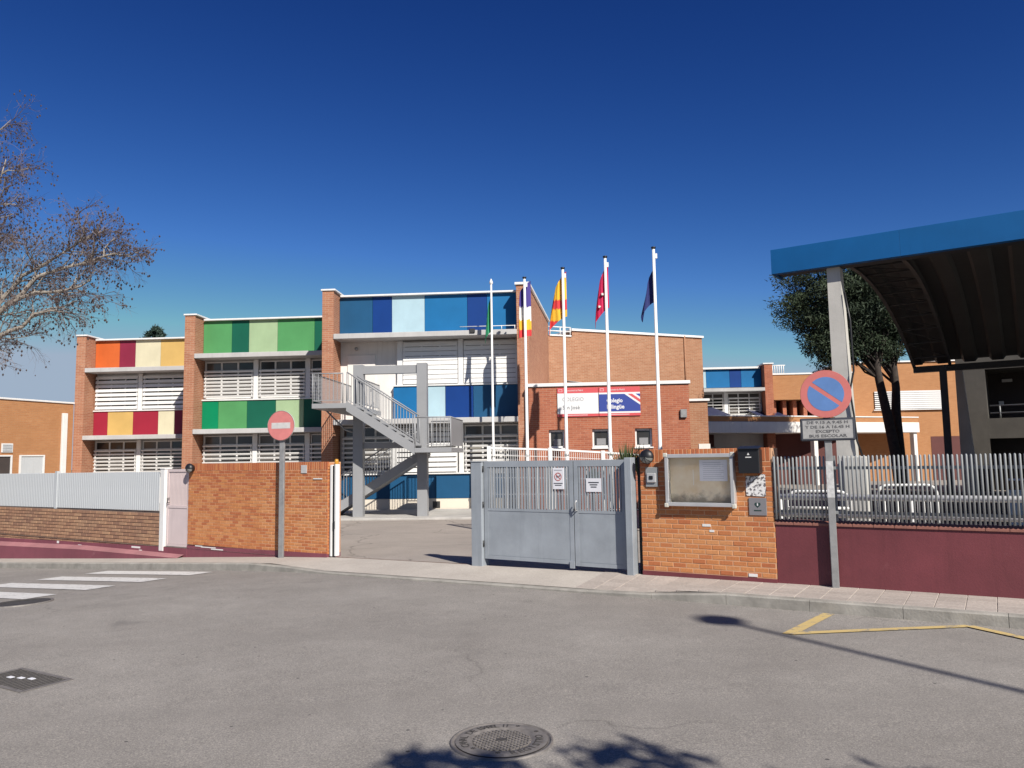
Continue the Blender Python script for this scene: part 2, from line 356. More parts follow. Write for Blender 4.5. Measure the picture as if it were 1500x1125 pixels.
# ------------------------------------------------------------------ ground, road, pavements
def interp(x, pts):
    if x <= pts[0][0]: return pts[0][1]
    for (a, b), (c, d) in zip(pts, pts[1:]):
        if x <= c: return b+(d-b)*(x-a)/(c-a)
    return pts[-1][1]
GP = [(-500,-4.2),(-60,-2.7),(-23.8,-.88),(-16.4,-.47),(-13,-.27),(-11,-.17),(-7.6,-.12),(-4.7,-.08),(0,-.05),(60,.1),(500,.3)]
def g(u): return (interp(u-.8, GP)+interp(u, GP)*2+interp(u+.8, GP))/4
VK = 9.8; VW = 10.89; VK2 = 1.1
def ss(a, b, x): x = min(1, max(0, (x-a)/(b-a))); return x*x*(3-2*x)
def drop(u): return ss(-11.6, -10.3, u)*(1-ss(-4.4, -3.2, u))
def roadz(u, v):
    e = g(u)-.13; k = (v-VK2)/(VK-VK2); return e+.06*(1-k)*ss(-30, 5, u)+.05*4*max(0, k*(1-k))*.6
def walkz(u, v):
    k = min(1, max(0, (VW-v)/(VW-VK))); return g(u)-.095*drop(u)*k
def grid(name, us, vs_, fz, m, kind='structure'):
    mb = MB()
    for u in us:
        for v in vs_: p = uv(u, v, fz(u, v)); mb.v.append(tuple(p))
    n = len(vs_)
    for i in range(len(us)-1):
        for j in range(n-1): mb.face([i*n+j, (i+1)*n+j, (i+1)*n+j+1, i*n+j+1], [(us[i], vs_[j]), (us[i+1], vs_[j]), (us[i+1], vs_[j+1]), (us[i], vs_[j+1])])
    o = mb.build(name, m); o['kind'] = kind; return o
def fr(a, b, n): return [a+(b-a)*i/n for i in range(n+1)]
US = [-500,-200,-100]+fr(-60, 30, 180)+[60,120,250,500]
grid('ground', US, [-600,-200,-60,-20,-6,0,VK2-.1,VK2+.2,3,5,7,VK-.1,VK+.2,10.5,11.3,12,20,60,200,900], lambda u, v: (roadz(u, max(VK2, min(v, VK)))-.06 if v < 10.6 else -.55+min(0, g(u))*.0-(0 if u > -30 else .012*(-30-u)*.3)), EARTH)
road = grid('road', [u for u in US if -100 <= u <= 60], fr(VK2-.05, VK+.05, 22), roadz, ASPH)
walk = grid('pavement', [u for u in US if -100 <= u <= 60], [VK+.12, VK+.4, 10.3, 10.6, VW+.05], lambda u, v: walkz(u, v), PAVE)
grid('far_pavement', [u for u in US if -100 <= u <= 60], [-4, -2, 0, VK2-.05], lambda u, v: g(u)+.05, PAVE)
def yardz(u, v): return -.3+(g(max(-11.5, u))-.015+.3)*(1-ss(10.9, 17.5, v))
grid('schoolyard', fr(-60, 60, 120), fr(VW-.02, 20, 12)+[26,34,44,60,80], yardz, YARD)
grid('court_floor', fr(-5.5, 22, 28), fr(14.5, 42, 20), lambda u, v: yardz(u, v)+.006, ground_m('court_shaded_floor', (.05,.055,.056), (.075,.08,.08), .6, False))  # floor coloured dark to carry the shade seen between the fence bars
# kerb stones
kerb = thing('kerb', None, None); kerb['kind'] = 'structure'
for i in range(-30, 8):
    u0, u1 = i+.003, i+.998
    zt0, zt1 = walkz(u0, VK)+.004, walkz(u1, VK)+.004; b0, b1 = roadz(u0, VK)-.1, roadz(u1, VK)-.1
    mb = MB(); c = .015
    f0 = [uv(u0, VK, b0), uv(u0, VK, zt0-c), uv(u0, VK+c, zt0), uv(u0, VK+.14, zt0), uv(u0, VK+.14, b0)]
    f1 = [uv(u1, VK, b1), uv(u1, VK, zt1-c), uv(u1, VK+c, zt1), uv(u1, VK+.14, zt1), uv(u1, VK+.14, b1)]
    mb.poly(f0[::-1]); mb.poly(f1)
    for k in range(5): j = (k+1) % 5; mb.poly([f0[k], f0[j], f1[j], f1[k]])
    mb.build('kerb_stone', KERB, kerb)
for s in (MB(),):
    for i in range(-60, 40): s.box(i+.005, i+.995, VK2-.15, VK2, g(i)-.3, g(i)+.055)
    o = s.build('far_kerb', KERB, rz=-R(STREET)); o['kind'] = 'structure'
# paving tiles on the right part of the pavement
tm = MB().bbox(-.147, .147, -.0955, .0955, -.03, .007, .004).mesh('paving_tile', TILE)
for i in range(0, 44):
    for j in range(5):
        u = -5.05+i*.30; v = VK+.24+j*.197
        if v > VW+.0: continue
        o = link('paving_tile', tm, walk, uv(u, v, walkz(u, v)+rnd.uniform(-.001,.002)), -R(STREET))
        o.rotation_euler = (math.atan2(walkz(u, v+.1)-walkz(u, v-.1), .2), -math.atan2(g(u+.15)-g(u-.15), .3), -R(STREET))
# road markings
def road_quad(name, q, m, nx=10, ny=2, dz=.006):
    mb = MB(); n = ny+1
    for i in range(nx+1):
        for j in range(n):
            a = i/nx; b = j/ny
            pu = (q[0][0]*(1-a)+q[1][0]*a)*(1-b)+(q[3][0]*(1-a)+q[2][0]*a)*b; pv = (q[0][1]*(1-a)+q[1][1]*a)*(1-b)+(q[3][1]*(1-a)+q[2][1]*a)*b
            mb.v.append(tuple(uv(pu, pv, roadz(pu, pv)+dz)))
    for i in range(nx):
        for j in range(ny): mb.face([i*n+j, (i+1)*n+j, (i+1)*n+j+1, i*n+j+1], [(0,0)]*4)
    return mb.build(name, m, road)
for v0 in (9.0, 8.05, 7.1, 6.15, 5.2, 4.25): road_quad('crosswalk_stripe', [(-16.1, v0), (-12.65, v0), (-12.65, v0+.5), (-16.1, v0+.5)], ZEBRA, 24, 3, .008)
def yl(a, b, w, dz):
    d = Vector((b[0]-a[0], b[1]-a[1])).normalized(); n = Vector((-d.y, d.x))*w/2
    road_quad('yellow_line', [(a[0]-n.x, a[1]-n.y), (b[0]-n.x, b[1]-n.y), (b[0]+n.x, b[1]+n.y), (a[0]+n.x, a[1]+n.y)], YELLOW, 16, 2, dz)
yl((-1.93, 8.38), (-1.78, 9.76), .13, .006); yl((-1.93, 8.40), (-.36, 9.70), .11, .009); yl((-.36, 9.68), (1.2, 8.35), .11, .012); yl((1.2, 8.35), (2.8, 9.7), .11, .009)

# manhole cover with lettering
def tilt(o):
    u, v = o.location.xy.to_3d().dot(U), o.location.xy.to_3d().dot(V); e = .25
    gu = (roadz(u+e, v)-roadz(u-e, v))/(2*e); gv = (roadz(u, v+e)-roadz(u, v-e))/(2*e)
    n = (Vector((0,0,1))-U*gu-V*gv).normalized()
    o.rotation_euler = (Vector((0,0,1)).rotation_difference(n) @ o.rotation_euler.to_quaternion()).to_euler()
def manhole(pos, r, label, detail):
    z = pos.z+(.008 if detail else .016)
    t = thing('manhole_cover', label, 'manhole cover', (pos.x, pos.y, z)); tilt(t)
    MB().lathe([(r, -.02), (r, .002), (r*.955, .004), (r*.95, -.004), (r*.9, -.004)], 48).build('frame_ring', IRON, t)
    m2 = MB().lathe([(r*.9, .003), (r*.86, .005), (r*.62, .005), (r*.60, -.004), (r*.56, -.004)], 48); m2.build('rim', IRON if detail else IROND, t)
    mb = MB().lathe([(r*.9, -.006), (.001, -.006)], 40); mb.build('base_plate', IROND, t)
    if detail:
        mb = MB(); k = r*.56
        for d in (0, 1):
            for i in range(-6, 7):
                off = i*k/6.5; h = math.sqrt(max(0, k*k-off*off))
                if h < .02: continue
                a, b = (Vector((off, -h, 0)), Vector((off, h, 0))) if d else (Vector((-h, off, 0)), Vector((h, off, 0)))
                rot = Matrix.Rotation(R(40), 3, 'Z'); a = rot@a; b = rot@b
                mb.tube([a+Vector((0,0,-.002+.001*d)), b+Vector((0,0,-.002+.001*d))], .006, 4)
        mb.build('grid', IRON, t)
        MB().box(-.035, .035, -.022, .022, -.004, .0045).build('centre_plate', IROND, t)
        def arc(s, a0, a1, flip=False):
            for i, ch in enumerate(s):
                if ch == ' ': continue
                a = R(a0+(a1-a0)*i/max(1, len(s)-1)); x, y = r*.74*math.cos(a), r*.74*math.sin(a)
                text('letter', ch, r*.22, IROND, t, (x, y, .0062), flat=True, rz=(a+math.pi/2 if flip else a-math.pi/2), ext=.0008, bold=.001)
        arc('CANAL DE', 205, 140); arc('ISABEL II', 128, 82); arc('* *', 66, 30); arc('REGISTRO', -72, 8, True); arc('* *', -140, -95, True)
    return t
q = Vector((-.104, 5.19, 0)); qu, qv = q.dot(U), q.dot(V)
manhole(Vector((q.x, q.y, roadz(qu, qv))), .335, 'round cast iron manhole cover with lettered rim and lattice centre', True)
manhole(uv(-12.2, 5.9, roadz(-12.2, 5.9)), .42, 'plain dark manhole cover beside the zebra crossing', False)
t = thing('storm_drain', 'dark slotted storm drain grate set in the asphalt', 'drain grate', uv(-7.42, 3.62, roadz(-7.42, 3.62)+.004), STREET); tilt(t)
MB().box(-.42, .42, -.2, .2, -.05, -.006).build('pit', IROND, t)
for y in (-.2, .2): box('frame_bar', IRON, t, -.44, .44, y-.02, y+.02, -.03, .004)
for x in (-.42, .42): box('frame_bar', IRON, t, x-.02, x+.02, -.18, .18, -.03, .003)
for i in range(15): box('grate_bar', IROND, t, -.38+i*.0543-.013, -.38+i*.0543+.013, -.178, .178, -.03, .001)
for i in range(3): box('white_dot', PAPER, t, -.2+i*.12, -.13+i*.12, -.03+i*.03, .01+i*.03, .002, .006)  # three small white slips on the grate

# ------------------------------------------------------------------ street walls built brick by brick
def brick_set(mb_w, hh, dd, mat, n=8, b=.005):
    out = []
    for i in range(n):
        mb = MB(); mb.tint = (i+.5)/n; mb.bbox(0, mb_w, 0, dd, 0, hh, b); out.append(mb.mesh('brick', mat))
    return out
def course_wall(parent, x0, x1, z0, z1, mat, rh=.0605, L=.235, gap=.011, y=0.0, solid_from=None, rr=None, zbase=None, limit=295, soldier=0, redder=True):
    rr = rr or random.Random(3); items = []; n = int((z1-soldier-z0)/rh+.01); h = rh-gap
    for k in range(n):
        z = z0+k*rh; x = x0; first = True
        start = (.5 if k % 2 else 0)+rr.uniform(-.04, .04)
        x = x0 - start*(L+gap)
        while x < x1-.02:
            a, b = max(x, x0), min(x+L, x1)
            if b-a > .03: items.append((a, b-a, z, h))
            x += L+gap
    if soldier:
        x = x0; z = z0+n*rh
        while x < x1-.02:
            items.append((x, min(.052, x1-x), z, z1-z)); x += .062
    items.sort(key=lambda q: -q[0])
    cache = {}; stuff = MB(); cnt = 0
    for (x, w, z, hh) in items:
        ti = min(7, max(0, rr.choice((1,2,3,4,4,5,5,6,6,7))-(2.6*ss(z1-.75, z1-.15, z) if redder else 0))); ti = int(ti); yo = y+rr.uniform(-.002,.002)
        if cnt < limit:
            key = (round(w, 2), round(hh, 3), ti)
            if key not in cache:
                mb = MB(); mb.tint = (ti+.5)/8; mb.bbox(0, w, 0, .05, 0, hh, .004); cache[key] = mb.mesh('brick', mat)
            link('brick', cache[key], parent, (x, yo, z)); cnt += 1
        else:
            stuff.tint = (ti+.5)/8; stuff.box(x, x+w, yo, yo+.05, z, z+hh)
    if stuff.f:
        o = stuff.build('brickwork', mat, parent); o['kind'] = 'stuff'

# gate pillar wall, right of the gate
w1 = thing('brick_wall', 'orange brick wall beside the gate carrying the glazed notice board', 'brick wall', uv(-4.56, VW, 0), STREET)
course_wall(w1, 0, 1.94, .0, 1.77, TB_ORANGE, rh=.069, L=.183, gap=.011, soldier=.115, rr=random.Random(5))
box('mortar_core', MORT_O, w1, .004, 1.936, .0035, .36, -.02, 1.764)
for k, (x, z, w_, h_) in enumerate([(.93, .66, .12, .04), (1.03, .585, .07, .035), (1.56, .0, .12, .045)]): box('whitewash_mark', WHITE, w1, x, x+w_, -.0055, .0, z+.004, z+h_)
MB().prism([(-.0,-.012,-.2), (1.94,-.012,-.2), (1.94,-.012,-.01), (-.0,-.012,-.01)], (0,.37,0)).build('plinth', MAROON, w1)

# wall left of the gate
w2 = thing('brick_wall', 'long orange brick wall with a small number plate, behind the no entry sign', 'brick wall', uv(-15.41, VW, 0), STREET)
course_wall(w2, 0, 4.33, -.12, 1.66, TB_ORANGE, rh=.0625, L=.18, gap=.0105, soldier=.115, rr=random.Random(9))
box('mortar_core', MORT_O, w2, .004, 4.325, .0035, .36, -.13, 1.654)
mb = MB().prism([(0,-.012,-.62), (4.33,-.012,-.4), (4.33,-.012,-.11), (0,-.012,-.15)], (0,.37,0)); mb.build('plinth', MAROON_B, w2)
for (x, z, w_) in ((.5, -.17, .5), (.85, -.2, .4), (.3, -.155, .25), (3.95, 1.32, .25)): box('whitewash_mark', WHITE, w2, x, x+w_, -.0145, -.0125, z, z+.022)
np_ = box('number_plate', SIGNW, w2, 3.6, 3.76, -.012, -.002, 1.44, 1.60)
# return face of that wall toward the gate opening
mb = MB(); mb.tint = .6
for k in range(29):
    for j in range(2): mb.tint = rnd.choice((.3,.5,.6,.8)); mb.box(4.33, 4.338, .01+j*.17, .01+j*.17+.16, -.12+k*.0605, -.12+k*.0605+.05)
o = mb.build('brickwork', TB_ORANGE, w2); o['kind'] = 'stuff'

# old low wall with white fence on the far left
w3 = thing('brick_wall', 'low weathered brown brick wall on a maroon plinth below the white fence', 'brick wall', uv(-28.4, VW, 0), STREET)
course_wall(w3, 0, 11.98, -.36, .54, TB_BROWN, rh=.0815, L=.27, gap=.014, rr=random.Random(4), redder=False)
box('mortar_core', MORT_D, w3, 0, 11.98, .014, .3, -.42, .545)
MB().prism([(0,-.012,-1.5), (11.98,-.012,-.75), (11.98,-.012,-.22), (0,-.012,-.39)], (0,.30,0)).build('plinth', MAROON_B, w3)
MB().prism([(0,-.19,-1.6), (12.9,-.19,-.75), (12.9,-.19,-.42), (9.0,-.19,-.42), (0,-.19,-.62)], (0,.17,0)).build('ledge', MAROON_B, w3)
MB().prism([(0,-.192,-.618), (9.0,-.192,-.418), (12.9,-.192,-.418), (12.9,-.015,-.36), (9,-.015,-.34), (0,-.015,-.52)], (0,0,.006)).build('ledge_top', MAROON_L, w3)
for (x, z, w_, h_) in ((10.9, -.30, .35, .04), (7.6, -.34, .1, .06), (8.6, -.36, .16, .03), (11.2, -.36, .12, .03), (9.3, -.42, .08, .03), (6.7, -.4, .06,.02)):
    box('peeled_patch', WHITE, w3, x, x+w_, -.0145, -.0125, z, z+h_)
fl = thing('picket_fence', 'white metal picket fence on top of the weathered brick wall', 'fence', uv(-28.4, VW+.06, .56), STREET)
def fz(x): return .83+(x)*.0085
pk = MB().bbox(-.0405, .0405, -.010, .010, 0, .90, .006).mesh('picket', FENCEW)
for i in range(142):
    x = .05+i*.0842
    if x > 11.86: break
    link('picket', pk, fl, (x, -.03, -.03+x*.0045))
for z in (.1, .75): MB().prism([(0, 0, z), (11.9, 0, z+.05), (11.9, 0, z+.09), (0, 0, z+.04)], (0, .04, 0)).build('rail', FENCEW, fl)
for x in (.02, 3.0, 7.4): MB().box(x-.05, x+.05, -.055, .03, -.02, .92+x*.0045).build('post', FENCEW, fl)
gp = thing('gate_post', 'white square post between the white fence and the pale pink door', 'post', uv(-16.42, VW, -.2), STREET)
MB().bbox(0, .17, -.03, .14, -.12, 1.74, .01).build('post', WHITE2, gp); MB().bbox(-.01, .18, -.04, .15, 1.74, 1.765, .006).build('cap', WHITE2, gp)
pd = thing('pedestrian_door', 'narrow pale pink metal door with barred upper half', 'door', uv(-16.22, VW, -.2), STREET)
for a in ((0, .05, 0, 1.74), (.75, .80, 0, 1.74), (.05, .75, 1.68, 1.74), (.05, .75, .0, .05), (.05, .75, .86, .92)): MB().box(a[0], a[1], .02, .07, a[2], a[3]).build('door_frame', PINK, pd)
MB().bbox(.05, .75, .03, .06, .05, .86, .006).build('lower_panel', PINK, pd)
bmm = MB().box(-.016, .016, .035, .055, .92, 1.68).mesh('bar', PINK)
for i in range(14): link('bar', bmm, pd, (.09+i*.0482, 0, 0))
MB().tube([(.09, .02, .98), (.09, -.03, .98), (.09, -.03, 1.08), (.09, .02, 1.08)], .012, 6).build('door_handle', DSTEEL, pd)
MB().prism([(-.2,-.02,-.5),(.82,-.02,-.4),(.82,-.02,-.02),(-.2,-.02,-.02)], (0,.3,0)).build('threshold', MAROON_B, pd)

# ------------------------------------------------------------------ fence on the right: maroon wall with grey bars
w4 = thing('maroon_wall', 'smooth maroon painted wall below the grey bar fence', 'wall', uv(-2.62, VW, 0), STREET)
box('wall_body', MAROON, w4, .004, 14, .02, .30, -.25, .725)
bs = MB(); 
cap = MB().prism([(0,0,.725),(0,0,.755),(0,.05,.782),(0,.31,.782),(0,.31,.725)][::-1], (.239,0,0)).mesh('coping_brick', COPING_M)
for i in range(57): link('coping_brick', cap, w4, (.006+i*.245, 0, 0))
f4 = thing('bar_fence', 'grey steel bar fence on top of the maroon wall', 'fence', uv(-2.62, VW, .785), STREET)
bar = MB(); bar.tube([(0, -.01, .012), (0, -.01, .848), (0, -.01, .862)], [.0135, .0135, .006], 8); bar = bar.mesh('bar', BARG)
for i in range(250):
    x = .03+i*.0495
    if x > 13.9: break
    if .70 < x < .86: continue
    link('bar', bar, f4, (x, 0, rnd.uniform(-.003,.003)))
for z in (.12, .70): MB().box(0, 13.9, .004, .034, z-.02, z+.02).build('rail', BARG, f4)
for x in (-.0, .78, 3.8, 6.8, 9.8, 12.8): MB().box(x-.025, x+.025, .035, .085, 0, .86).build('fence_post', BARG, f4)

# ------------------------------------------------------------------ metal gate
G = thing('metal_gate', 'blue grey sheet metal gate with barred upper half and a pedestrian leaf', 'gate', uv(-7.65, VW, 0), STREET)
MB().bbox(0, .22, -.03, .17, -.14, 1.62, .008).build('post', GATE, G); MB().bbox(-.01, .23, -.04, .18, 1.62, 1.632, .003).build('post_cap', GATE, G)
MB().bbox(2.875, 2.985, -.10, .09, -.14, 1.66, .006).build('post', GATE, G); box('dark_gap_backing', DSTEEL, G, 2.99, 3.075, .14, .18, -.1, 1.66)  # dark backing stands in for the unlit gap between post and wall
def leaf(x0, x1, nb, z0=.0):
    l = MB(); 
    for a in ((x0, x0+.07, z0, 1.63), (x1-.07, x1, z0, 1.63), (x0+.07, x1-.07, 1.53, 1.63), (x0+.07, x1-.07, z0, z0+.06), (x0+.07, x1-.07, .80, .84)): l.box(a[0], a[1], .03, .08, a[2], a[3])
    lf = l.build('leaf_frame', GATE, G)
    MB().bbox(x0+.068, x1-.068, .036, .06, z0+.06, .80, .004).build('sheet_panel', GATE, lf)
    b = MB().box(-.013, .013, .035, .07, .84, 1.53).mesh('bar', GATE)
    for i in range(nb): link('bar', b, lf, (x0+.095+(x1-x0-.19)*i/(nb-1), 0, 0))
    return lf
lf1 = leaf(.235, 1.935, 29); lf2 = leaf(1.95, 2.835, 15, -.02)
MB().tube([(2.0, .03, .84), (2.0, -.03, .84), (2.0, -.045, .96), (2.03, -.045, 1.0)], .011, 6).build('gate_handle', ALU, lf2)
MB().tube([(1.97, .03, .86), (1.97, -.02, .86)], .014, 8).build('lock', DSTEEL, lf2)
MB().box(1.86, 1.94, .01, .03, -.06, .05).build('drop_bolt', GATE, lf1)
for z in (.22, 1.42): MB().tube([(2.855, .02, z-.07), (2.855, .02, z+.07)], .017, 8).build('hinge', GATE, lf2)
for z in (.25, .9, 1.5): MB().tube([(.228, .0, z-.05), (.228, .0, z+.05)], .014, 8).build('guide_roller', DSTEEL, lf1)
for x in (.45, .85, 1.25, 1.7): MB().lathe([(.008,-.003),(.006,0)], 8, (x, .032, .82), axis='Y').build('bolt', GALV, lf1)
dog = thing('dog_sign', 'small white no dogs sign fixed to the gate bars', 'sign', uv(-7.65+1.68, VW-.0, 1.34), STREET)
MB().bbox(-.10, .10, .012, .026, -.17, .17, .003).build('plate', PAPER, dog)
MB().disc(.066, 28, (0,.008,.03), hole=.053).build('ring', RED, dog)
sb = MB(); sb.prism([(-.045,.009,.07),(-.037,.009,.078),(.047,.009,-.008),(.039,.009,-.016)], (0,.002,0)); sb.build('slash', RED, dog)
d_ = MB(); d_.box(-.028, .022, .010, .0115, .018, .038); d_.box(-.026,-.019,.010,.0115,0,.02); d_.box(.013,.02,.010,.0115,0,.02); d_.box(.016,.036,.010,.0115,.034,.052); d_.box(-.034,-.027,.010,.0115,.03,.05); d_.build('dog_pictogram', INK, dog)
for z, w_ in ((.135, .07), (-.075, .08), (-.105, .06)): MB().box(-w_, w_, .009, .0115, z-.006, z+.006).build('print_line', FAINT if z > 0 else INK, dog)
ps = thing('paper_notice', 'white paper notice taped to the bars of the pedestrian gate leaf', 'notice', uv(-7.65+2.30, VW, 1.24), STREET)
MB().box(-.13, .13, .024, .026, -.105, .105).build('sheet', PAPER, ps)
for z, w_ in ((.04, .09), (.005, .065), (-.03, .05)): MB().box(-w_, w_, .0215, .0235, z-.008, z+.008).build('print_line', INK, ps)
# closing post of the sliding gate
cp = thing('gate_closing_post', 'white slotted closing post with an amber beacon on top', 'gate post', uv(-10.98, VW+.02, 0), STREET)
MB().bbox(-.055, .0, 0, .12, -.16, 1.60, .006).build('channel', WHITE2, cp); box('rubber_strip', RUBBER, cp, .002, .062, .015, .12, -.15, 1.58)
MB().bbox(.064, .112, .0, .1, -.15, 1.61, .006).build('channel', WHITE2, cp)
MB().bbox(.03, .08, -.012, .03, .36, .52, .01).build('photocell', BLACK, cp)
MB().lathe([(.036, 1.6), (.04, 1.62), (.04, 1.67), (.034, 1.70), (.01, 1.712), (0, 1.713)], 16, (.04, .08, 0)).build('beacon', AMBER, cp)
MB().lathe([(.045, 1.585), (.045, 1.612), (.0, 1.614)], 16, (.04, .08, 0)).build('beacon_base', BLACK, cp)
tr = thing('gate_track', 'thin rusty steel gate track across the school entrance', 'gate track', uv(-11.0, VW, 0), STREET)
MB().prism([(0,.05,g(-11)-.01),(3.4,.05,g(-7.6)-.012),(3.4,.05,g(-7.6)+.004),(0,.05,g(-11)+.006)], (0,.04,0)).build('rail', paint('rusty_steel', (.14,.075,.05), .8, .3, 8), tr)

# ------------------------------------------------------------------ things fixed on the gate wall
def wall_lamp(u, z, label):
    t = thing('bulkhead_lamp', label, 'wall lamp', uv(u, VW, z), STREET)
    MB().lathe([(.001, -.0), (.075, -.0), (.08, -.02), (.10, -.05), (.105, -.09)], 24, axis='Y').build('base', BLACK, t)
    mb = MB(); n = 20; k = 8; r = .1; mb.smooth = True     # upper hood
    def dome(lo, hi, rr, name, m):
        mb = MB(); mb.smooth = True; rows = []
        for i in range(k+1):
            a = (math.pi/2)*i/k; row = []
            for j in range(n+1):
                b = lo+(hi-lo)*j/n; row.append(len(mb.v)); mb.v.append((rr*math.cos(a)*math.cos(b), -.085-rr*.75*math.sin(a), rr*math.cos(a)*math.sin(b)))
            rows.append(row)
        for i in range(k):
            for j in range(n): mb.face([rows[i][j], rows[i][j+1], rows[i+1][j+1], rows[i+1][j]], [(0,0)]*4)
        mb.build(name, m, t)
    dome(-.1, math.pi+.1, .112, 'hood', BLACK); dome(math.pi, 2*math.pi, .100, 'glass', BULB)
    for j in range(3):
        b = math.pi*1.25+j*math.pi*.25; MB().tube([(.1*math.cos(a)*math.cos(b)*1.03, -.085-.077*math.sin(a), .1*math.cos(a)*math.sin(b)*1.03) for a in fr(0, 1.5, 5)], .004, 4).build('guard_bar', BLACK, t)
wall_lamp(-4.41, 1.665, 'black hooded wall lamp above the intercom on the brick wall')
wall_lamp(-15.27, 1.555, 'black hooded wall lamp beside the pale pink door')
ic = thing('intercom', 'small square metal intercom panel under the wall lamp', 'intercom', uv(-4.37, VW, 1.36), STREET)
MB().bbox(-.095, .095, -.02, 0, -.14, .15, .004).build('back_plate', BARG, ic); MB().bbox(-.07, .07, -.045, -.021, -.075, .065, .008).build('housing', ALU, ic)
MB().bbox(-.03, .03, -.052, -.046, -.03, .025, .006).build('camera_window', BLACK, ic)
nb = thing('notice_board', 'glazed aluminium notice board with faded stained backing', 'notice board', uv(-4.13, VW, .95), STREET)
fw, fh = 1.01, .75
for a in ((0, fw, 0, .055), (0, fw, fh-.055, fh), (0, .055, .055, fh-.055), (fw-.055, fw, .055, fh-.055)): MB().bbox(a[0], a[1], -.11, -.004, a[2], a[3], .006).build('frame', ALU, nb)
for x in (.012, fw-.012):
    for z in (.012, fh-.012): MB().bbox(x-.03, x+.03, -.116, -.08, z-.03, z+.03, .008).build('corner_cap', paint('corner_plastic', (.62,.60,.52), .5, .05) if x < .1 and z < .1 else bpy.data.materials['corner_plastic'], nb)
def board_back():
    m, t, b = nt('stained_board'); b.inputs['Roughness'].default_value = .9; tc = mk(t, 'ShaderNodeTexCoord'); o_ = tc.outputs['Object']
    sp = mk(t, 'ShaderNodeSeparateXYZ'); t.links.new(o_, sp.inputs[0])
    n = noisen(t, o_, 5, 6, .7); n2 = noisen(t, o_, 3, 4)
    ad = mk(t, 'ShaderNodeMath', operation='MULTIPLY_ADD'); ad.inputs[1].default_value = .35; t.links.new(n, ad.inputs[0]); t.links.new(sp.outputs[2], ad.inputs[2])
    base = ramp(t, n2, [(.3, (.60,.45,.27)), (.7, (.70,.63,.50))])
    col = mixc(t, ramp(t, ad.outputs[0], [(.27, (.9,.9,.9)), (.37, (0,0,0))]), base, (.23,.195,.15))
    t.links.new(col, b.inputs['Base Color']); return m
box('backing', board_back(), nb, .055, fw-.055, -.03, -.005, .055, fh-.055)
box('paper_sheet', PAPER, nb, .50, .90, -.034, -.0305, .36, .66)
for i in range(9): box('print_line', FAINT, nb, .55, .55+(.3 if i % 3 else .26), -.036, -.0345, .62-i*.028, .626-i*.028)
box('tape_streak', WHITE, nb, .40, .408, -.033, -.0305, .3, .52)
box('glass', CLEAR, nb, .05, fw-.05, -.095, -.091, .05, fh-.05)
mbx = thing('mailbox', 'black wall mailbox with a small white emblem next to the notice board', 'mailbox', uv(-2.89, VW, 1.42), STREET)
MB().bbox(-.145, .145, -.17, -.004, 0, .33, .008).build('body', BLACK, mbx); MB().prism([(-.15,-.19,.33),(.15,-.19,.33),(.15,0,.365),(-.15,0,.365)], (0,0,.012)).build('lid', BLACK, mbx)
box('emblem', WHITE2, mbx, -.04, .04, -.1725, -.1705, .215, .228); MB().prism([(-.017,-.1725,.252),(.017,-.1725,.252),(.0,-.1725,.285)], (0,.002,0)).build('emblem', WHITE2, mbx)
wp = thing('worn_poster', 'small torn white and black printed poster below the mailbox', 'poster', uv(-2.85, VW, 1.25), STREET)
def scrap():
    m, t, b = nt('worn_print'); b.inputs['Roughness'].default_value = .7; tc = mk(t, 'ShaderNodeTexCoord'); n = noisen(t, tc.outputs['Object'], 26, 3, .6)
    t.links.new(ramp(t, n, [(.42, (.70,.69,.68)), (.52, (.62,.61,.6)), (.56, (.12,.11,.12))]), b.inputs['Base Color']); return m
MB().prism([(-.135,-.008,-.14),(.125,-.008,-.15),(.135,-.008,-.13),(.135,-.008,.15),(.09,-.008,.16),(.05,-.008,.13),(-.135,-.008,.13)], (0,.004,0)).build('sheet', scrap(), wp)
df = thing('defibrillator_plate', 'grey defibrillator plate with a dark green heart emblem', 'plate', uv(-2.835, VW, .965), STREET)
MB().bbox(-.12, .12, -.012, -.003, -.125, .115, .003).build('plate', plain('plate_grey', (.22,.215,.23), .5), df)
GD = plain('emblem_green', (.02,.05,.045), .5)
hp = []
for i in range(28):
    a = 2*math.pi*i/28; hp.append((.0026*16*math.sin(a)**3, -.0145, .02+.0026*(13*math.cos(a)-5*math.cos(2*a)-2*math.cos(3*a)-math.cos(4*a))))
MB().prism(hp[::-1], (0,.002,0)).build('heart', GD, df); box('bolt_mark', POSTW, df, -.008, .008, -.0165, -.015, .008, .04); box('print_line', GD, df, -.05, .05, -.0145, -.0125, -.065, -.05)

# ------------------------------------------------------------------ traffic signs
npt = Vector((4.24, 10.02)); pu = -1.87; pv = VW-.06
sp_ = uv(pu, pv, g(pu)-.02)
nps = thing('no_parking_sign', 'round no parking sign with white text plate on a scuffed grey post', 'road sign', sp_, 20)
MB().bbox(-.045, .045, -.02, .02, 0, 2.32, .006).build('post', GALV, nps)
MB().bbox(-.046, .046, -.021, .021, 1.18, 1.66, .004).build('sticker_residue', paint('sticker_residue', (.55,.55,.55), .6, .3, 18), nps)
cz = 2.54; rr_ = .315
sgn = MB().lathe([(.001, .004), (rr_-.006, .004), (rr_, -.004), (rr_, -.014), (rr_-.004, -.018)], 48, (0, -.045, cz), axis='Y').build('sign_disc', RED, nps)
MB().disc(rr_-.003, 48, (-.0, -.064, cz)).build('red_face', RED, nps)
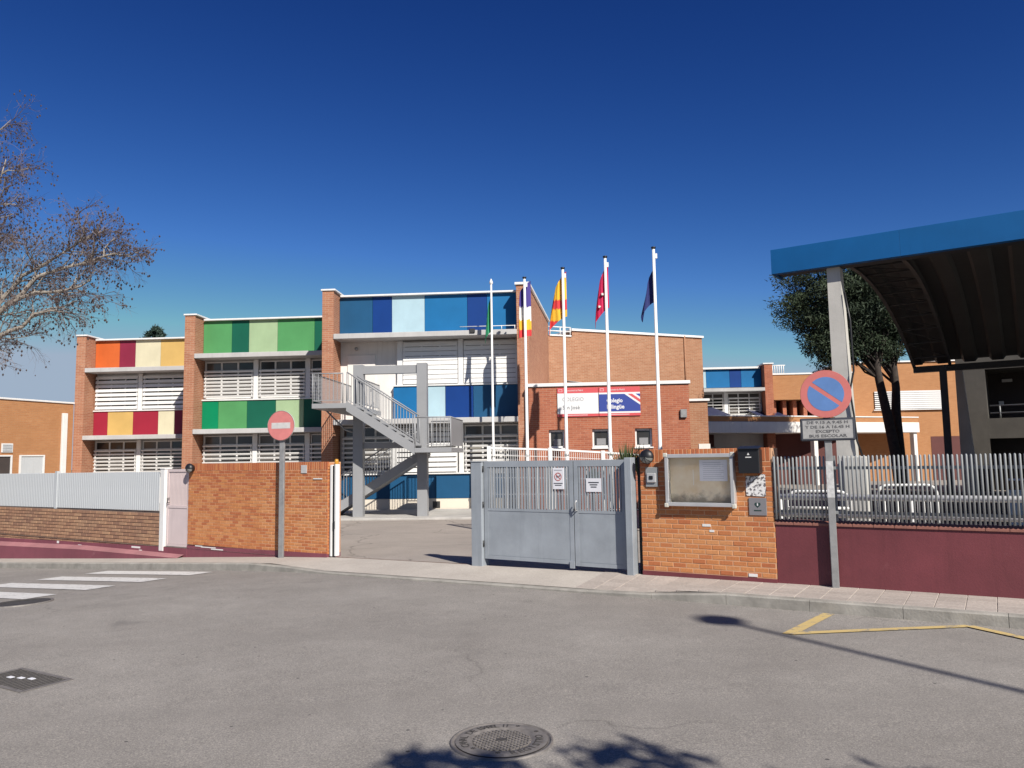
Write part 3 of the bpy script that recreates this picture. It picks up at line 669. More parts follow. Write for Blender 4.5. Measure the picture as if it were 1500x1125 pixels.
# blue field in two halves beside the diagonal bar
def half(sgnv):
    pts = []; a0 = math.asin(.12); r = .225; d = R(-38)
    for i in range(25):
        a = (a0+(math.pi-2*a0)*i/24)
        x, y = r*math.cos(a), r*math.sin(a)*sgnv
        pts.append((x*math.cos(d)-y*math.sin(d), -.066, cz+x*math.sin(d)+y*math.cos(d)))
    if sgnv < 0: pts = pts[::-1]
    return MB().prism(pts, (0,.0015,0))
half(1).build('blue_field', BLUES, nps); half(-1).build('blue_field', BLUES, nps)
MB().bbox(-.335, .335, -.05, -.03, 1.925, 2.225, .012).build('text_plate_border', INK, nps); MB().bbox(-.305, .305, -.053, -.0505, 1.955, 2.195, .001).build('text_plate', paint('weathered_plate', (.36,.355,.35), .5, .2, 9), nps)
for s_, z, w_ in (('DE 9.15 A 9.45 H', 2.165, .50), ('Y DE 16 A 16.45 H', 2.106, .54), ('EXCEPTO', 2.047, .29), ('BUS ESCOLAR', 1.988, .46)): text('lettering', s_, .052, FADED, nps, (0, -.0545, z), w_, .0008, bold=.0012)
for z in (2.08, 2.45): MB().box(-.05, .05, -.03, .0, z-.02, z+.02).build('clamp', GALV, nps)
ep = uv(-12.21, VW-.14, g(-12.21)-.02)
ne = thing('no_entry_sign', 'faded round no entry sign on a slim grey post', 'road sign', ep, 14)
MB().bbox(-.055, .055, -.025, .025, 0, 2.5, .006).build('post', GALV, ne)
cz = 2.65; r2 = .305
MB().lathe([(.001, .004), (r2-.006, .004), (r2, -.004), (r2, -.014), (r2-.004, -.018)], 48, (0, -.05, cz), axis='Y').build('sign_disc', SIGNW, ne)
REDF = paint('no_entry_red', (.60,.20,.19), .5, .12, 5, streak=False)
MB().disc(r2-.012, 48, (0, -.069, cz)).build('red_face', REDF, ne); MB().bbox(-.21, .21, -.0715, -.0695, cz-.06, cz+.06, .0008).build('white_bar', SIGNW, ne)

# ------------------------------------------------------------------ school blocks
def window(parent, x0, x1, z0, z1, y, slats, cols=3, transom=.4, sh=.05, dense=False, slat_y=-.12, zs=None, name='window', shutter=False):
    t_ = .05; mb = MB()
    for a in ((x0, x0+t_, z0, z1), (x1-t_, x1, z0, z1), (x0+t_, x1-t_, z1-t_, z1), (x0+t_, x1-t_, z0, z0+t_)): mb.box(a[0], a[1], y, y+.07, a[2], a[3])
    zt = z1-transom
    mb.box(x0+t_, x1-t_, y+.003, y+.066, zt-.03, zt+.03)
    w = (x1-x0)/cols
    for i in range(1, cols): mb.box(x0+i*w-.035, x0+i*w+.035, y+.006, y+.063, z0+t_, z1-t_)
    win = mb.build(name, WHITE2, parent)
    for i in range(cols):
        a, b = x0+i*w+.04, x0+(i+1)*w-.04
        MB().box(a, b, y+.04, y+.05, zt+.03, z1-t_).build('pane', wr.choice((GLASS, GLASS2)), win); MB().box(a, b, y+.04, y+.05, z0+t_, zt-.03).build('pane', wr.choice((GLASS, GLASS2)), win)
        if wr.random() < .45: MB().box(a, b, y+.036, y+.0395, zt-.03-(zt-z0)*wr.choice((.3, .45, .6, .85)), zt-.03).build('blind', wr.choice((GLASS2, GLASS3)), win)
    if slats:
        za, zb = zs or (z0+.08, zt-.05); n = slats
        sl = MB()
        c, s_ = math.cos(R(38)), math.sin(R(38)); d = sh
        if dense: sl.prism([(0, -.02, -d*.5), (x1-x0-.02, -.02, -d*.5), (x1-x0-.02, -.005, d*.5), (0, -.005, d*.5)], (0, .02, 0))
        else: sl.prism([(0, 0, -d*.5), (x1-x0-.02, 0, -d*.5), (x1-x0-.02, -.03, d*.3), (0, -.03, d*.3)], (0, .025, d*.2))
        me = sl.mesh('slat', WHITE2)
        for i in range(n): link('slat', me, win, (x0+.01, y+slat_y, za+(zb-za)*i/(n-1)))
        for x in (x0+.05, x1-.08): MB().box(x, x+.03, y+slat_y+.012, y, za-.05, zb+.05).build('slat_bracket', WHITE2, win)
    return win
def panels(parent, xs, cols, z0, z1, y):
    for a, b, c in zip(xs, xs[1:], cols): MB().bbox(a+.006, b-.006, y, y+.06, z0, z1, .004).build('panel', PC[c], parent)
def coping(parent, pts, w=.5, h=.09, m=None):   # polyline in xy at z
    for (a, b) in zip(pts, pts[1:]):
        MB().bbox(min(a[0], b[0])-.0, max(a[0], b[0]), min(a[1], b[1]), max(a[1], b[1]), a[2], a[2]+h, .01).build('coping', m or WHITE, parent)
Z0 = -.35
def block(name, label, org, W, ztop, zc1, zc2, pan, low, wins, depth=9):
    t = thing(name, label, 'school building', (org[0], org[1], 0), FAC)
    MB().box(.33, W, .95, depth, Z0, ztop+.0).build('wall', FLAT_W, t)
    MB().box(-.12, .328, 0, depth, Z0, ztop+.13).build('pier', BRICK_SCH, t)
    MB().bbox(-.17, .40, -.05, depth, ztop+.13, ztop+.2, .01).build('coping', WHITE, t)
    MB().bbox(.401, W+.02, .60, 1.1, ztop+.0, ztop+.075, .01).build('coping', WHITE, t)
    panels(t, *pan, zc1+.27, ztop-.0, .75); MB().box(.33, W, .81, .949, zc1+.2, ztop-.003).build('panel_backing', FLAT_W, t)
    panels(t, *low, zc2+.22, low_top[name], .75); MB().box(low[0][0], W, .81, .949, zc2+.2, low_top[name]-.003).build('panel_backing', FLAT_W, t)
    for z in (zc1, zc2): MB().bbox(.33, W, -.04, .949, z, z+.2, .012).build('canopy', CANOPY, t)
    return t
low_top = {}
# orange block
low_top['orange_school_block'] = 4.12
B1 = block('orange_school_block', 'brick school block with orange, wine and yellow panels behind the white fence', (-20.2, 35.6), 6.75, 7.5, 5.92, 2.78,
   ([.34, 1.53, 2.31, 3.55, 4.80, 6.75], ['orange','wine','cream','yellow','orange']), ([.34, 1.04, 2.28, 3.51, 4.3, 6.75], ['red','yellow','red','cream','wine']), None)
for (a, b, z0, z1, kw) in ((.40, 2.49, 4.2, 5.85, dict(slats=8, sh=.135, dense=True, zs=(4.3, 5.72))), (2.73, 4.8, 4.2, 5.85, dict(slats=8, sh=.135, dense=True, zs=(4.3, 5.72))), (4.95, 6.7, 4.2, 5.85, dict(slats=8, sh=.135, dense=True, zs=(4.3, 5.72))),
                       (.42, 2.49, 1.2, 2.72, dict(slats=7, sh=.075)), (2.73, 4.8, 1.2, 2.72, dict(slats=7, sh=.075)), (4.95, 6.7, 1.2, 2.72, dict(slats=7, sh=.075))): window(B1, a, b, z0, z1, .86, **kw)
for x in (2.5, 4.82):
    for z in ((4.13, 5.9), (1.15, 2.76)): box('post', WHITE2, B1, x, x+.2, .74, .949, z[0]+.012, z[1])
MB().bbox(.33, 6.75, .70, .949, 4.125, 4.185, .006).build('sill', WHITE2, B1)
# green block
low_top['green_school_block'] = 4.28
B2 = block('green_school_block', 'brick school block with green panels and white louvred windows', (-13.7, 32.2), 6.75, 7.75, 6.04, 2.85,
   ([.34, 1.6, 2.36, 3.62, 5.24, 6.1, 6.75], ['green','dgreen','pale','green','dgreen','green']), ([.34, 1.06, 2.32, 3.58, 4.8, 6.75], ['teal','green','dgreen','pale','dgreen']), None)
for (a, b) in ((.40, 2.58), (2.82, 4.86), (5.08, 6.7)):
    window(B2, a, b, 4.38, 5.98, .86, slats=8, sh=.085); window(B2, a, b, 1.2, 2.8, .86, slats=7, sh=.075)
for x in (2.59, 4.87):
    for z in ((4.28, 6.03), (1.15, 2.84)): box('post', WHITE2, B2, x, x+.2, .74, .949, z[0]+.012, z[1])
MB().bbox(.33, 6.75, .70, .949, 4.285, 4.345, .006).build('sill', WHITE2, B2)
# blue block
low_top['blue_school_block'] = 4.48
B3 = block('blue_school_block', 'brick school block with blue panels behind the steel staircase', (-7.15, 29.25), 7.38, 8.06, 6.3, 3.0,
   ([.34, 1.66, 2.43, 3.73, 5.41, 6.18, 7.37], ['steel','royal','sky','azure','royal','azure']), ([2.48, 3.79, 4.52, 5.61, 6.46, 7.37], ['azure','sky','royal','steel','steel']), None, depth=8)
MB().prism([(7.382,0,Z0),(7.6,8.36,Z0),(8.39,8.36,Z0),(7.83,0,Z0)], (0,0,8.2-Z0)).build('pier', BRICK_SCH, B3); MB().prism([(7.33,-.06,8.2),(7.55,8.42,8.2),(8.47,8.42,8.2),(7.90,-.06,8.2)], (0,0,.09)).build('coping', WHITE, B3)
for (a, b) in ((2.86, 5.02), (5.24, 7.34)): window(B3, a, b, 4.55, 6.25, .82, slats=9, sh=.165, dense=True, zs=(4.66, 6.12), slat_y=-.06)
MB().bbox(5.03, 5.23, .74, .949, 4.49, 6.29, .006).build('post', WHITE2, B3); MB().bbox(2.62, 2.85, .80, .949, 4.49, 6.29, .006).build('post', WHITE2, B3)
MB().bbox(2.48, 7.37, .70, .949, 4.485, 4.54, .006).build('sill', WHITE2, B3)
dr = MB().bbox(.62, 1.72, .90, .948, 3.45, 5.78, .006).build('door', FLAT_W, B3); MB().tube([(1.62,.9,4.4),(1.62,.85,4.4),(1.54,.85,4.4)], .015, 6).build('handle', DSTEEL, dr)
MB().lathe([(.001,-.16),(.06,-.16),(.07,-.08),(.05,0)], 12, (1.0,.9,6.02), axis='Y').build('door_lamp', BARG, B3)
for (a, b) in ((.45, 2.4), (5.24, 7.34)): window(B3, a, b, 1.14, 2.95, .86, slats=8, sh=.08)
window(B3, 2.62, 4.98, 1.14, 2.95, .86, slats=9, sh=.15, dense=True, zs=(1.25, 2.8))
MB().bbox(5.03, 5.22, .74, .949, 1.12, 2.99, .006).build('post', WHITE2, B3); MB().bbox(2.42, 2.60, .74, .949, 1.12, 2.99, .006).build('post', WHITE2, B3)
MB().bbox(.33, 7.37, .70, .949, 1.08, 1.135, .006).build('sill', WHITE2, B3)
panels(B3, [.34, 3.64, 4.1, 7.37], ['steel','steel','steel'], .16, 1.07, .78)
def peel():
    m, t, b = nt('peeling_plaster'); b.inputs['Roughness'].default_value = .9; tc = mk(t, 'ShaderNodeTexCoord'); o_ = tc.outputs['Object']; sp2 = mk(t, 'ShaderNodeSeparateXYZ'); t.links.new(o_, sp2.inputs[0])
    n = noisen(t, o_, 1.1, 6, .7); ad = mk(t, 'ShaderNodeMath', operation='MULTIPLY_ADD'); ad.inputs[1].default_value = -1.1; t.links.new(n, ad.inputs[0]); t.links.new(sp2.outputs[2], ad.inputs[2])
    t.links.new(ramp(t, ad.outputs[0], [(-.72, (.62,.56,.47)), (-.60, (.70,.66,.58)), (-.585, (.28,.25,.21)), (-.56, (.74,.71,.66))]), b.inputs['Base Color']); return m
MB().box(.33, 7.37, .80, .949, Z0, .155).build('plinth', peel(), B3)
MB().box(6.0, 6.28, .78, .80, -.2, .05).build('vent_cover', paint('vent_cover', (.36,.34,.2), .7, .2, 3), B3); MB().box(4.0, 4.28, .78, .80, -.2, .05).build('vent_cover', DSTEEL, B3)
MB().box(7.06, 7.2, .06, .12, 6.42, 6.5).build('floodlight', BLACK, B3); MB().bbox(5.6, 5.8, -.1, -.045, 6.4, 6.55, .01).build('floodlight', DSTEEL, B3)
for x in fr(6.3, 7.3, 2): MB().tube([(x, .1, 6.5), (x, .1, 6.66)], .015, 5).build('canopy_rail', WHITE2, B3)
MB().tube([(5.2, .1, 6.66), (7.38, .1, 6.66)], .015, 5).build('canopy_rail', WHITE2, B3)

# kerb slab in front of blue block
st = thing('concrete_step', 'low rough concrete apron at the foot of the school staircase', 'apron', (-7.15, 29.25, 0), FAC)
MB().bbox(-.5, 7.6, -3.6, .72, -.4, -.235, .02).build('slab', CONC, st)

# ------------------------------------------------------------------ steel staircase
S = thing('steel_staircase', 'grey painted steel fire staircase in front of the blue school block', 'staircase', (-5.42, 26.2, 0), FAC)
for x, zt in ((0, 4.92), (2.2, 4.94)): MB().bbox(x-.02, x+.32, 0, .32, -.3, zt, .006).build('column', STEELG, S)
MB().bbox(.305, 2.175, .06, .26, 4.60, 4.88, .006).build('beam', STEELG, S)
MB().bbox(.305, 2.175, .08, .24, 2.05, 2.25, .006).build('beam', STEELG, S)
def flight(x0, z0, x1, z1, y0, y1, n):
    for y in (y0, y1-.03):
        d = .13; MB().prism([(x0, y, z0-d*1.5), (x1, y, z1-d*1.5), (x1, y, z1+d), (x0, y, z0+d)], (0, .03, 0)).build('stringer', STEELG, S)
    MB().prism([(x0, y0+.031, z0-.17), (x1, y0+.031, z1-.17), (x1, y0+.031, z1-.13), (x0, y0+.031, z0-.13)], (0, y1-y0-.062, 0)).build('soffit', STEELG, S)
    stp = MB().box(0, .30, y0+.032, y1-.032, -.02, .02).mesh('step', STEELG)
    for i in range(n):
        x = x0+(x1-x0)*(i+.0)/n; z = z0+(z1-z0)*(i+.5)/n
        link('step', stp, S, (min(x, x+(x1-x0)/n), 0, z))
def railing(pts, top=.98, post_every=None, name='rail', gap=.115):
    P_ = [Vector(p) for p in pts]; up = Vector((0,0,1))
    MB().tube([p+up*top for p in P_], .024, 6).build('handrail', STEELG, S); MB().tube([p+up*.10 for p in P_], .016, 4).build('bottom_rail', STEELG, S)
    bl = MB().tube([(0,0,.10), (0,0,top)], .0105, 4).mesh('baluster', STEELG)
    for a, b in zip(P_, P_[1:]):
        n = max(1, int((b-a).length/gap))
        for i in range(n): link('baluster', bl, S, a.lerp(b, (i+.5)/n))
    ps_ = MB().tube([(0,0,-.08), (0,0,top)], .02, 6).mesh('rail_post', STEELG)
    for p in P_: link('rail_post', ps_, S, p)
# upper landing to the door and flight down to the right
MB().bbox(-1.02, .12, -1.3, 3.45, 3.36, 3.52, .006).build('landing', STEELG, S)
flight(.12, 3.46, 2.36, 2.02, -1.3, -.12, 8)
MB().bbox(2.36, 3.55, -1.3, 1.6, 1.88, 2.03, .006).build('landing', STEELG, S)
flight(-.95, -.12, 2.36, 1.92, .42, 1.55, 12)
railing([(-.0, -1.27, 3.52), (-1.0, -1.27, 3.52), (-1.0, 3.2, 3.52)]); railing([(.14, -1.28, 3.55), (2.36, -1.28, 2.12)]); railing([(2.38, -1.27, 2.03), (3.52, -1.27, 2.03), (3.52, 1.57, 2.03), (2.4, 1.57, 2.03)])
railing([(.14, -.13, 3.55), (2.3, -.13, 2.15)]); railing([(.1, .0, 3.52), (.1, 3.2, 3.52)])
railing([(-.9, .43, -.05), (2.3, .43, 1.92)]); railing([(-.9, 1.54, -.05), (2.3, 1.54, 1.92)])
MB().box(3.53, 3.545, -1.2, 1.5, 2.1, 2.98).build('side_sheet', STEELG, S)
MB().tube([(-1.0, .1, 3.4), (-.3, .1, 2.7), (0, .1, 2.6)], .03, 5).build('brace', STEELG, S)

# ------------------------------------------------------------------ brick annex with the school signs
A = thing('brick_annex', 'low red brick annex with three small windows and the school signs', 'school building', (.6, 28.4, 0), FAC)
# wall with window openings
xs = [0, .73, 1.30, 2.32, 2.95, 3.87, 4.49, 5.86]
for i, (a, b) in enumerate(zip(xs, xs[1:])):
    if i % 2 == 0: box('wall', BRICK_RED, A, a, b, 0, .35, Z0, 4.25)
    else: box('wall', BRICK_RED, A, a, b, 0, .35, Z0, 1.98); box('wall', BRICK_RED, A, a, b, 0, .35, 2.66, 4.25)
box('wall', BRICK_RED, A, .0, 5.86, .352, 7.5, Z0, 4.22)
MB().bbox(-.03, 5.92, -.06, 7.5, 4.25, 4.38, .015).build('coping', WHITE, A)
box('coping_shadow_strip', DSTEEL, A, -.01, 5.88, -.02, .3, 4.235, 4.252)  # dark strip stands in for the shadow under the coping
for a, b in ((.73, 1.30), (2.32, 2.95), (3.87, 4.49)):
    mb = MB(); 
    for q_ in ((a, a+.07, 1.99, 2.65), (b-.07, b, 1.99, 2.65), (a+.07, b-.07, 2.58, 2.65), (a+.07, b-.07, 1.99, 2.06)): mb.box(q_[0]+.004, q_[1]-.004, .12, .2, *q_[2:])
    w = mb.build('window', WHITE2, A); MB().box(a+.07, b-.07, .15, .16, 2.06, 2.58).build('pane', GLASS, w); MB().box(a+.16, b-.14, .145, .149, 2.08, 2.32).build('pane_film', CONDUIT, w)
    MB().bbox(a-.03, b+.03, -.05, .12, 1.93, 1.985, .006).build('sill', WHITE2, A)
MB().bbox(5.52, 5.75, -.1, -.002, 3.02, 3.32, .01).build('meter_box', GALV, A)
def school_sign(x, label, kind):
    t = thing('school_sign', label, 'sign', (A.location + frame(FAC)[0]*x + frame(FAC)[1]*-.045 + Vector((0,0,3.66))), FAC)
    w, h = .75, .53
    MB().box(-w, w, 0, .035, -h, h).build('board', REDB, t)
    text('lettering', 'Comunidad de Madrid', .09, POSTW, t, (-.12, -.004, h-.1), .62); MB().box(-.70, -.57, -.004, -.002, h-.14, h-.05).build('flag_emblem', POSTW, t); MB().box(-.69, -.58, -.0055, -.0042, h-.13, h-.06).build('flag_emblem', REDB, t)
    MB().box(-.4, .35, -.004, -.002, -h+.045, -h+.06).build('print_line', POSTW, t)
    if kind == 0:
        MB().box(-w, w, -.004, -.002, -h+.1, h-.2).build('white_field', POSTW, t)
        text('lettering', 'COLEGIO', .2, GREYT, t, (-.18, -.006, .1), .78); text('lettering', 'San José', .2, INK, t, (-.25, -.006, -.2), .62)
    else:
        MB().box(-w, w, -.004, -.002, -h+.1, h-.2).build('white_field', POSTW, t)
        MB().box(-w, w, -.006, -.0042, -h+.16, h-.26).build('navy_field', POSTB, t)
        for c, m, s_ in ((.0, POSTW, .0), (.0, REDB, .0)): pass
        def band(o0, o1, m, y):    # diagonal bands to the top right corner
            x_0, z_0 = .12, h-.26
            pts = [(x_0+o0, y, z_0), (x_0+o1, y, z_0), (.75, y, z_0-(.75-x_0-o1)*.72), (.75, y, z_0-(.75-x_0-o0)*.72)]
            MB().prism(pts[::-1], (0, .0012, 0)).build('flag_stripe', m, t)
        band(.06, .46, POSTW, -.0078); band(.18, .34, REDB, -.0096)
        text('lettering', 'Colegio', .21, POSTW, t, (-.18, -.0085, .03), .58, bold=.006); text('lettering', 'Bilingüe', .21, POSTW, t, (-.15, -.0085, -.2), .63, bold=.006)
    return t
school_sign(1.82, 'white school name sign reading COLEGIO San José with a red header', 0); school_sign(3.34, 'navy bilingual school sign with diagonal red and white bands', 1)
# little step block at the annex's right end
T2 = thing('stair_block', 'narrow tan brick block with a white cap at the end of the annex', 'building', (7.4, 31.6, 0), FAC)
box('wall', BRICK_TAN, T2, -.9, .62, 0, 4, Z0, 3.85); MB().bbox(-.9, .70, -.08, 4.1, 3.85, 3.95, .01).build('coping', WHITE, T2)
box('plinth', FLAT_W, T2, .2, .66, -.03, .0, Z0, 2.1)

# ------------------------------------------------------------------ tall brick hall
a = Vector((1.80, 37.0)); b = Vector((10.15, 40.6)); ang = -math.degrees(math.atan2(b.y-a.y, b.x-a.x)); LH = (b-a).length
H = thing('brick_hall', 'tall windowless tan brick hall behind the flagpoles', 'school building', (a.x, a.y, 0), ang)
box('wall', BRICK_TAN, H, .0, 1.30, .0, 9, Z0, 7.52); box('wall', BRICK_TAN, H, 1.302, LH, .0, 9, Z0, 7.82)
MB().bbox(1.25, LH+.08, -.08, 9, 7.82, 7.94, .015).build('coping', WHITE, H); MB().bbox(.05, 1.25, -.06, 9, 7.52, 7.60, .015).build('coping', WHITE, H)
for z in (7.78, 7.98): MB().tube([(.0, -.0, z), (1.24, 0, z)], .03, 6).build('guard_rail', WHITE2, H)
for x in (.1, .65, 1.2): MB().tube([(x, 0, 7.6), (x, 0, 7.98)], .025, 6).build('guard_post', WHITE2, H)
MB().tube([(LH-1.15, -.05, 7.9), (LH-1.15, -.05, 4)], .045, 8).build('downpipe', BRICK_TAN, H)
MB().tube([(.8, -.03, 5.35), (2.6, -.03, 5.2), (2.6, -.03, 4.2)], .025, 6).build('conduit', CONDUIT, H)

# ------------------------------------------------------------------ far right school buildings
F = thing('far_school_block', 'distant brick school block with blue panels above the porch', 'school building', (11.2, 46.5, 0), FAC)
box('wall', FLAT_W, F, -3, 4.05, .95, 9, Z0, 6.85); box('pier', BRICK_RED, F, 4.06, 4.54, 0, 9, Z0, 7.02); MB().bbox(3.98, 4.62, -.05, 9, 7.02, 7.1, .01).build('coping', WHITE, F); MB().bbox(-3, 3.98, .6, 1.1, 6.85, 6.97, .01).build('coping', WHITE, F)
panels(F, [-3, .71, 2.14, 2.83, 4.05], ['sky','azure','royal','azure'], 5.72, 6.84, .75); box('panel_backing', FLAT_W, F, -3, 4.05, .81, .949, 5.6, 6.83)
MB().bbox(-3, 4.05, -.05, .949, 5.42, 5.62, .01).build('canopy', CANOPY, F)
for a_, b_ in ((-2.6, -.4), (-.2, 1.74), (1.98, 3.95)): window(F, a_, b_, 4.0, 5.38, .86, slats=6, sh=.05, transom=.3)
box('post', WHITE2, F, 1.75, 1.97, .74, .949, 4.0, 5.41)
TW = thing('tan_school_wing', 'plain tan brick school wing with a white rooftop rail beside the blue panelled block', 'school building', (15.75, 46.9, 0), FAC)
box('wall', BRICK_SMO, TW, .02, 5.0, 0, 9, 4.9, 6.42); box('wall', BRICK_SMO, TW, .02, 5.0, 1.6, 9, Z0, 4.898); box('recess_back', MAROONW, TW, .02, 5.0, 1.55, 1.598, Z0, 4.89)
MB().bbox(.02, 5.05, -.05, 9, 6.42, 6.52, .01).build('coping', WHITE, TW)
for i in range(7): box('recess_fin', BRICK_RED, TW, .25+i*.62, .47+i*.62, .5, 1.5, 3.6, 4.89)
for x in fr(.2, 1.0, 6): MB().tube([(x, .4, 6.52), (x, .4, 7.05)], .03, 5).build('roof_rail_post', WHITE2, TW)
MB().tube([(.15, .4, 7.05), (1.1, .4, 7.05)], .035, 5).build('roof_rail', WHITE2, TW)
RW = thing('louvred_school_wing', 'tan brick school wing with a long white louvred window behind the pines', 'school building', (22.2, 51.6, 0), FAC)
box('wall', BRICK_SMO, RW, 0, 16, .12, 9, Z0, 7.6); MB().bbox(-.05, 16, .0, 9, 7.6, 7.7, .01).build('coping', WHITE, RW)
box('downpipe', BRICK_RED, RW, .05, .35, -.02, .118, Z0, 7.58); box('window_back', DARKIN, RW, 2.1, 6.6, .09, .118, 4.45, 5.65)
lv = MB().bbox(0, 1.45, -.0, .05, -.04, .04, .004).mesh('slat', WHITE2); lv2 = MB().bbox(0, 2.9, -.0, .06, -.055, .062, .004).mesh('slat', WHITE2)
for i in range(9): link('slat', lv, RW, (2.1, .02, 4.53+i*.135)); link('slat', lv2, RW, (3.6, .02, 4.53+i*.135))
MB().bbox(2.0, 6.7, -.04, .1, 4.38, 4.44, .006).build('sill', WHITE, RW)
box('dark_doorway', MAROONW, RW, 5.6, 8.2, .10, .118, Z0, 2.6); box('window_back', DARKIN, RW, 8.6, 10.5, .1, .118, 1.2, 2.6); box('window_frame', BARG, RW, 8.9, 9.0, .05, .1, 1.2, 2.6)
# porch
P = thing('entrance_porch', 'flat entrance porch roof with brick edge and white fascia over dark maroon walls', 'porch', (10.4, 43.0, 0), -24)
MB().bbox(0, 17.6, 0, 3.6, 2.85, 3.5, .02).build('fascia', FLAT_W, P); box('brick_edge', BRICK_SMO, P, .02, 17.55, .04, 3.6, 3.5, 3.80); MB().bbox(-.02, 17.6, .0, 3.6, 3.8, 3.87, .01).build('coping', WHITE, P)
box('back_wall', MAROONW, P, 0, 17.4, 3.2, 3.5, Z0, 2.848); box('side_wall', MAROONW, P, 0, .2, 1.2, 3.2, Z0, 2.848)
box('door_opening', DARKIN, P, 4.4, 6.6, 3.15, 3.19, Z0, 2.3); box('window', BARG, P, 2.0, 4.2, 3.15, 3.19, 1.0, 2.1)
for x in (.15, 8.6, 17.2): box('pillar', FLAT_W, P, x, x+.3, .15, .45, Z0, 2.848)
# awning-like solar panel on porch roof
for x in (.9, 5.2):
    sp3 = thing('roof_panel', 'tilted dark roof panel lying on the entrance porch', 'roof panel', P.location+frame(-24)[0]*x+frame(-24)[1]*1.2+Vector((0,0,3.88)), -24, 'tilted panels on the porch roof')
    MB().prism([(0,0,.05),(2.4,0,.02),(2.2,1.4,.55),(.1,1.4,.6)], (0,0,.05)).build('panel', plain('roof_panel_blue', (.035,.04,.09), .3) if x < 2 else bpy.data.materials['roof_panel_blue'], sp3); box('support', GALV, sp3, .2, .3, 1.25, 1.35, 0, .55); box('support', GALV, sp3, 2.0, 2.1, 1.25, 1.35, 0, .5)

# ------------------------------------------------------------------ single storey building on the far left
a = Vector((-23.6, 25.9)); b = Vector((-20.32, 35.55)); angL = -math.degrees(math.atan2(b.y-a.y, b.x-a.x)); LL = (b-a).length
LB = thing('single_storey_building', 'single storey tan brick building with doors beside the orange block', 'building', (a.x, a.y, 0), angL)
box('wall', BRICK_SMO, LB, 0, LL, 0, 8, Z0, 4.45); MB().bbox(-.05, LL+.02, -.05, 8, 4.45, 4.53, .01).build('coping', WHITE, LB)
MB().bbox(LL-.62, LL-.38, -.12, -.002, Z0, 4.0, .01).build('downpipe', WHITE2, LB)
def lb(px): return LL-(35.55-px)/.943
x0, x1 = lb(33.15), lb(34.15)
MB().bbox(x0, x1, -.02, -.002, Z0, 2.05, .004).build('door', FENCEW, LB); 
for q_ in ((x0-.07, x0, Z0, 2.11), (x1, x1+.07, Z0, 2.11), (x0, x1, 2.051, 2.11)): box('door_frame', WHITE2, LB, q_[0], q_[1], -.05, -.002, q_[2], q_[3])
x2, x3 = lb(31.6), lb(32.7)
box('doorway', DARKIN, LB, x2, x3, -.012, -.002, Z0, 2.05)
for q_ in ((x2-.07, x2, Z0, 2.11), (x3, x3+.07, Z0, 2.11), (x2, x3, 2.051, 2.11)): box('door_frame', WHITE2, LB, q_[0], q_[1], -.05, -.002, q_[2], q_[3])
vx = lb(32.3)
vm = MB().box(vx, vx+.5, -.04, -.002, 2.22, 2.6).build('vent_or_light_spot', WHITE2, LB)
for i in range(5): MB().box(vx+.04, vx+.46, -.06, -.041, 2.26+i*.066, 2.30+i*.066).build('slat', FENCEW, vm)

# ------------------------------------------------------------------ covered court
CU, CV = frame(COURT)
KS = .82
def hz_(z): return 1.7+(z-1.7)*KS
K = thing('covered_court', 'open covered sports court with blue fascia and arched dark roof on concrete pillars', 'sports court roof', CV*16.37, COURT)
L0, L1 = -4.26, 13.0; SP = 23.8; HF0, HF1, HB = 5.44, 5.96, 5.6
def rz_(s): return HB+2.05*(1-((s-SP/2)/(SP/2))**2)
x = L0
while x < L1-.1: MB().bbox(x+.001, min(x+2.45, L1)-.001, -.06+rnd.uniform(-.001,.001), .10, HF0, HF1, .002).build('fascia_sheet', BLUEF, K); x += 2.45
MB().bbox(L0, L0+.06, .104, .65, HF0, HF1, .01).build('fascia', BLUEF, K)
box('front_beam', DSTEEL, K, L0+.1, L1, .12, .45, HF0+.02, HF0+.3)
MB().box(L0+.05, L1, SP-.25, SP+.1, 5.28, 5.56).build('rear_beam', DSTEEL, K)
mb = MB(); n = 40; S_ = fr(.1, SP-.1, n); wp_ = 1.06; us = []; x = L0
while x < L1-.1:
    us += [(x, 0), (x+.42, 0), (x+.53, .14), (x+.95, .14)]; x += wp_
us.append((x, 0))
for s in S_:
    for (x, dz) in us: mb.v.append((x, s, rz_(s)+dz))
m_ = len(us)
for i in range(n):
    for j in range(m_-1): mb.face([i*m_+j, i*m_+j+1, (i+1)*m_+j+1, (i+1)*m_+j], [(us[j][0], S_[i])]*4)
mb.build('roof_sheet', ROOFU, K)
def arch(x, dz, r, n=24): return MB().tube([(x, s, rz_(s)+dz) for s in fr(.3, SP-.2, n)], r, 4)
for x in (L0+.1, L0+1.55): arch(x, -.14, .085).build('arch_rib', DSTEEL, K)
st_ = fr(1.2, SP-1.2, 13)
for i, s in enumerate(st_):
    MB().tube([(L0+.1, s, rz_(s)-.14), (L0+1.55, s, rz_(s)-.14)], .035, 4).build('purlin', DSTEEL, K)
    if i < 13: MB().tube([(L0+.1, s, rz_(s)-.14), (L0+1.55, st_[i+1], rz_(st_[i+1])-.14)], .02, 4).build('tie_rod', DSTEEL, K)
def pillar(x, y, zt, w=.26, flare=.3, d0=.32):
    return MB().prism([(x, y, -.4), (x+w+flare, y, -.4), (x+w, y, zt), (x, y, zt)], (0, d0, 0)).build('pillar', CONCL, K)
for x in (-3.2, 1.75, 6.7): pillar(x, .12, HF0+.0, .25, .16)
MB().bbox(-3.05, -2.63, -.25, .1, -.35, 1.60, .02).build('plinth', CONCL, K)
for x in (-2.54, 2.4, 7.3): pillar(x, SP-.2, 5.27, .29, .36)
for x in (-3.07, 1.85, 6.8): MB().box(x, x+.28, SP-1.4, SP-1.15, -.35, 5.4).build('steel_post', DSTEEL, K)
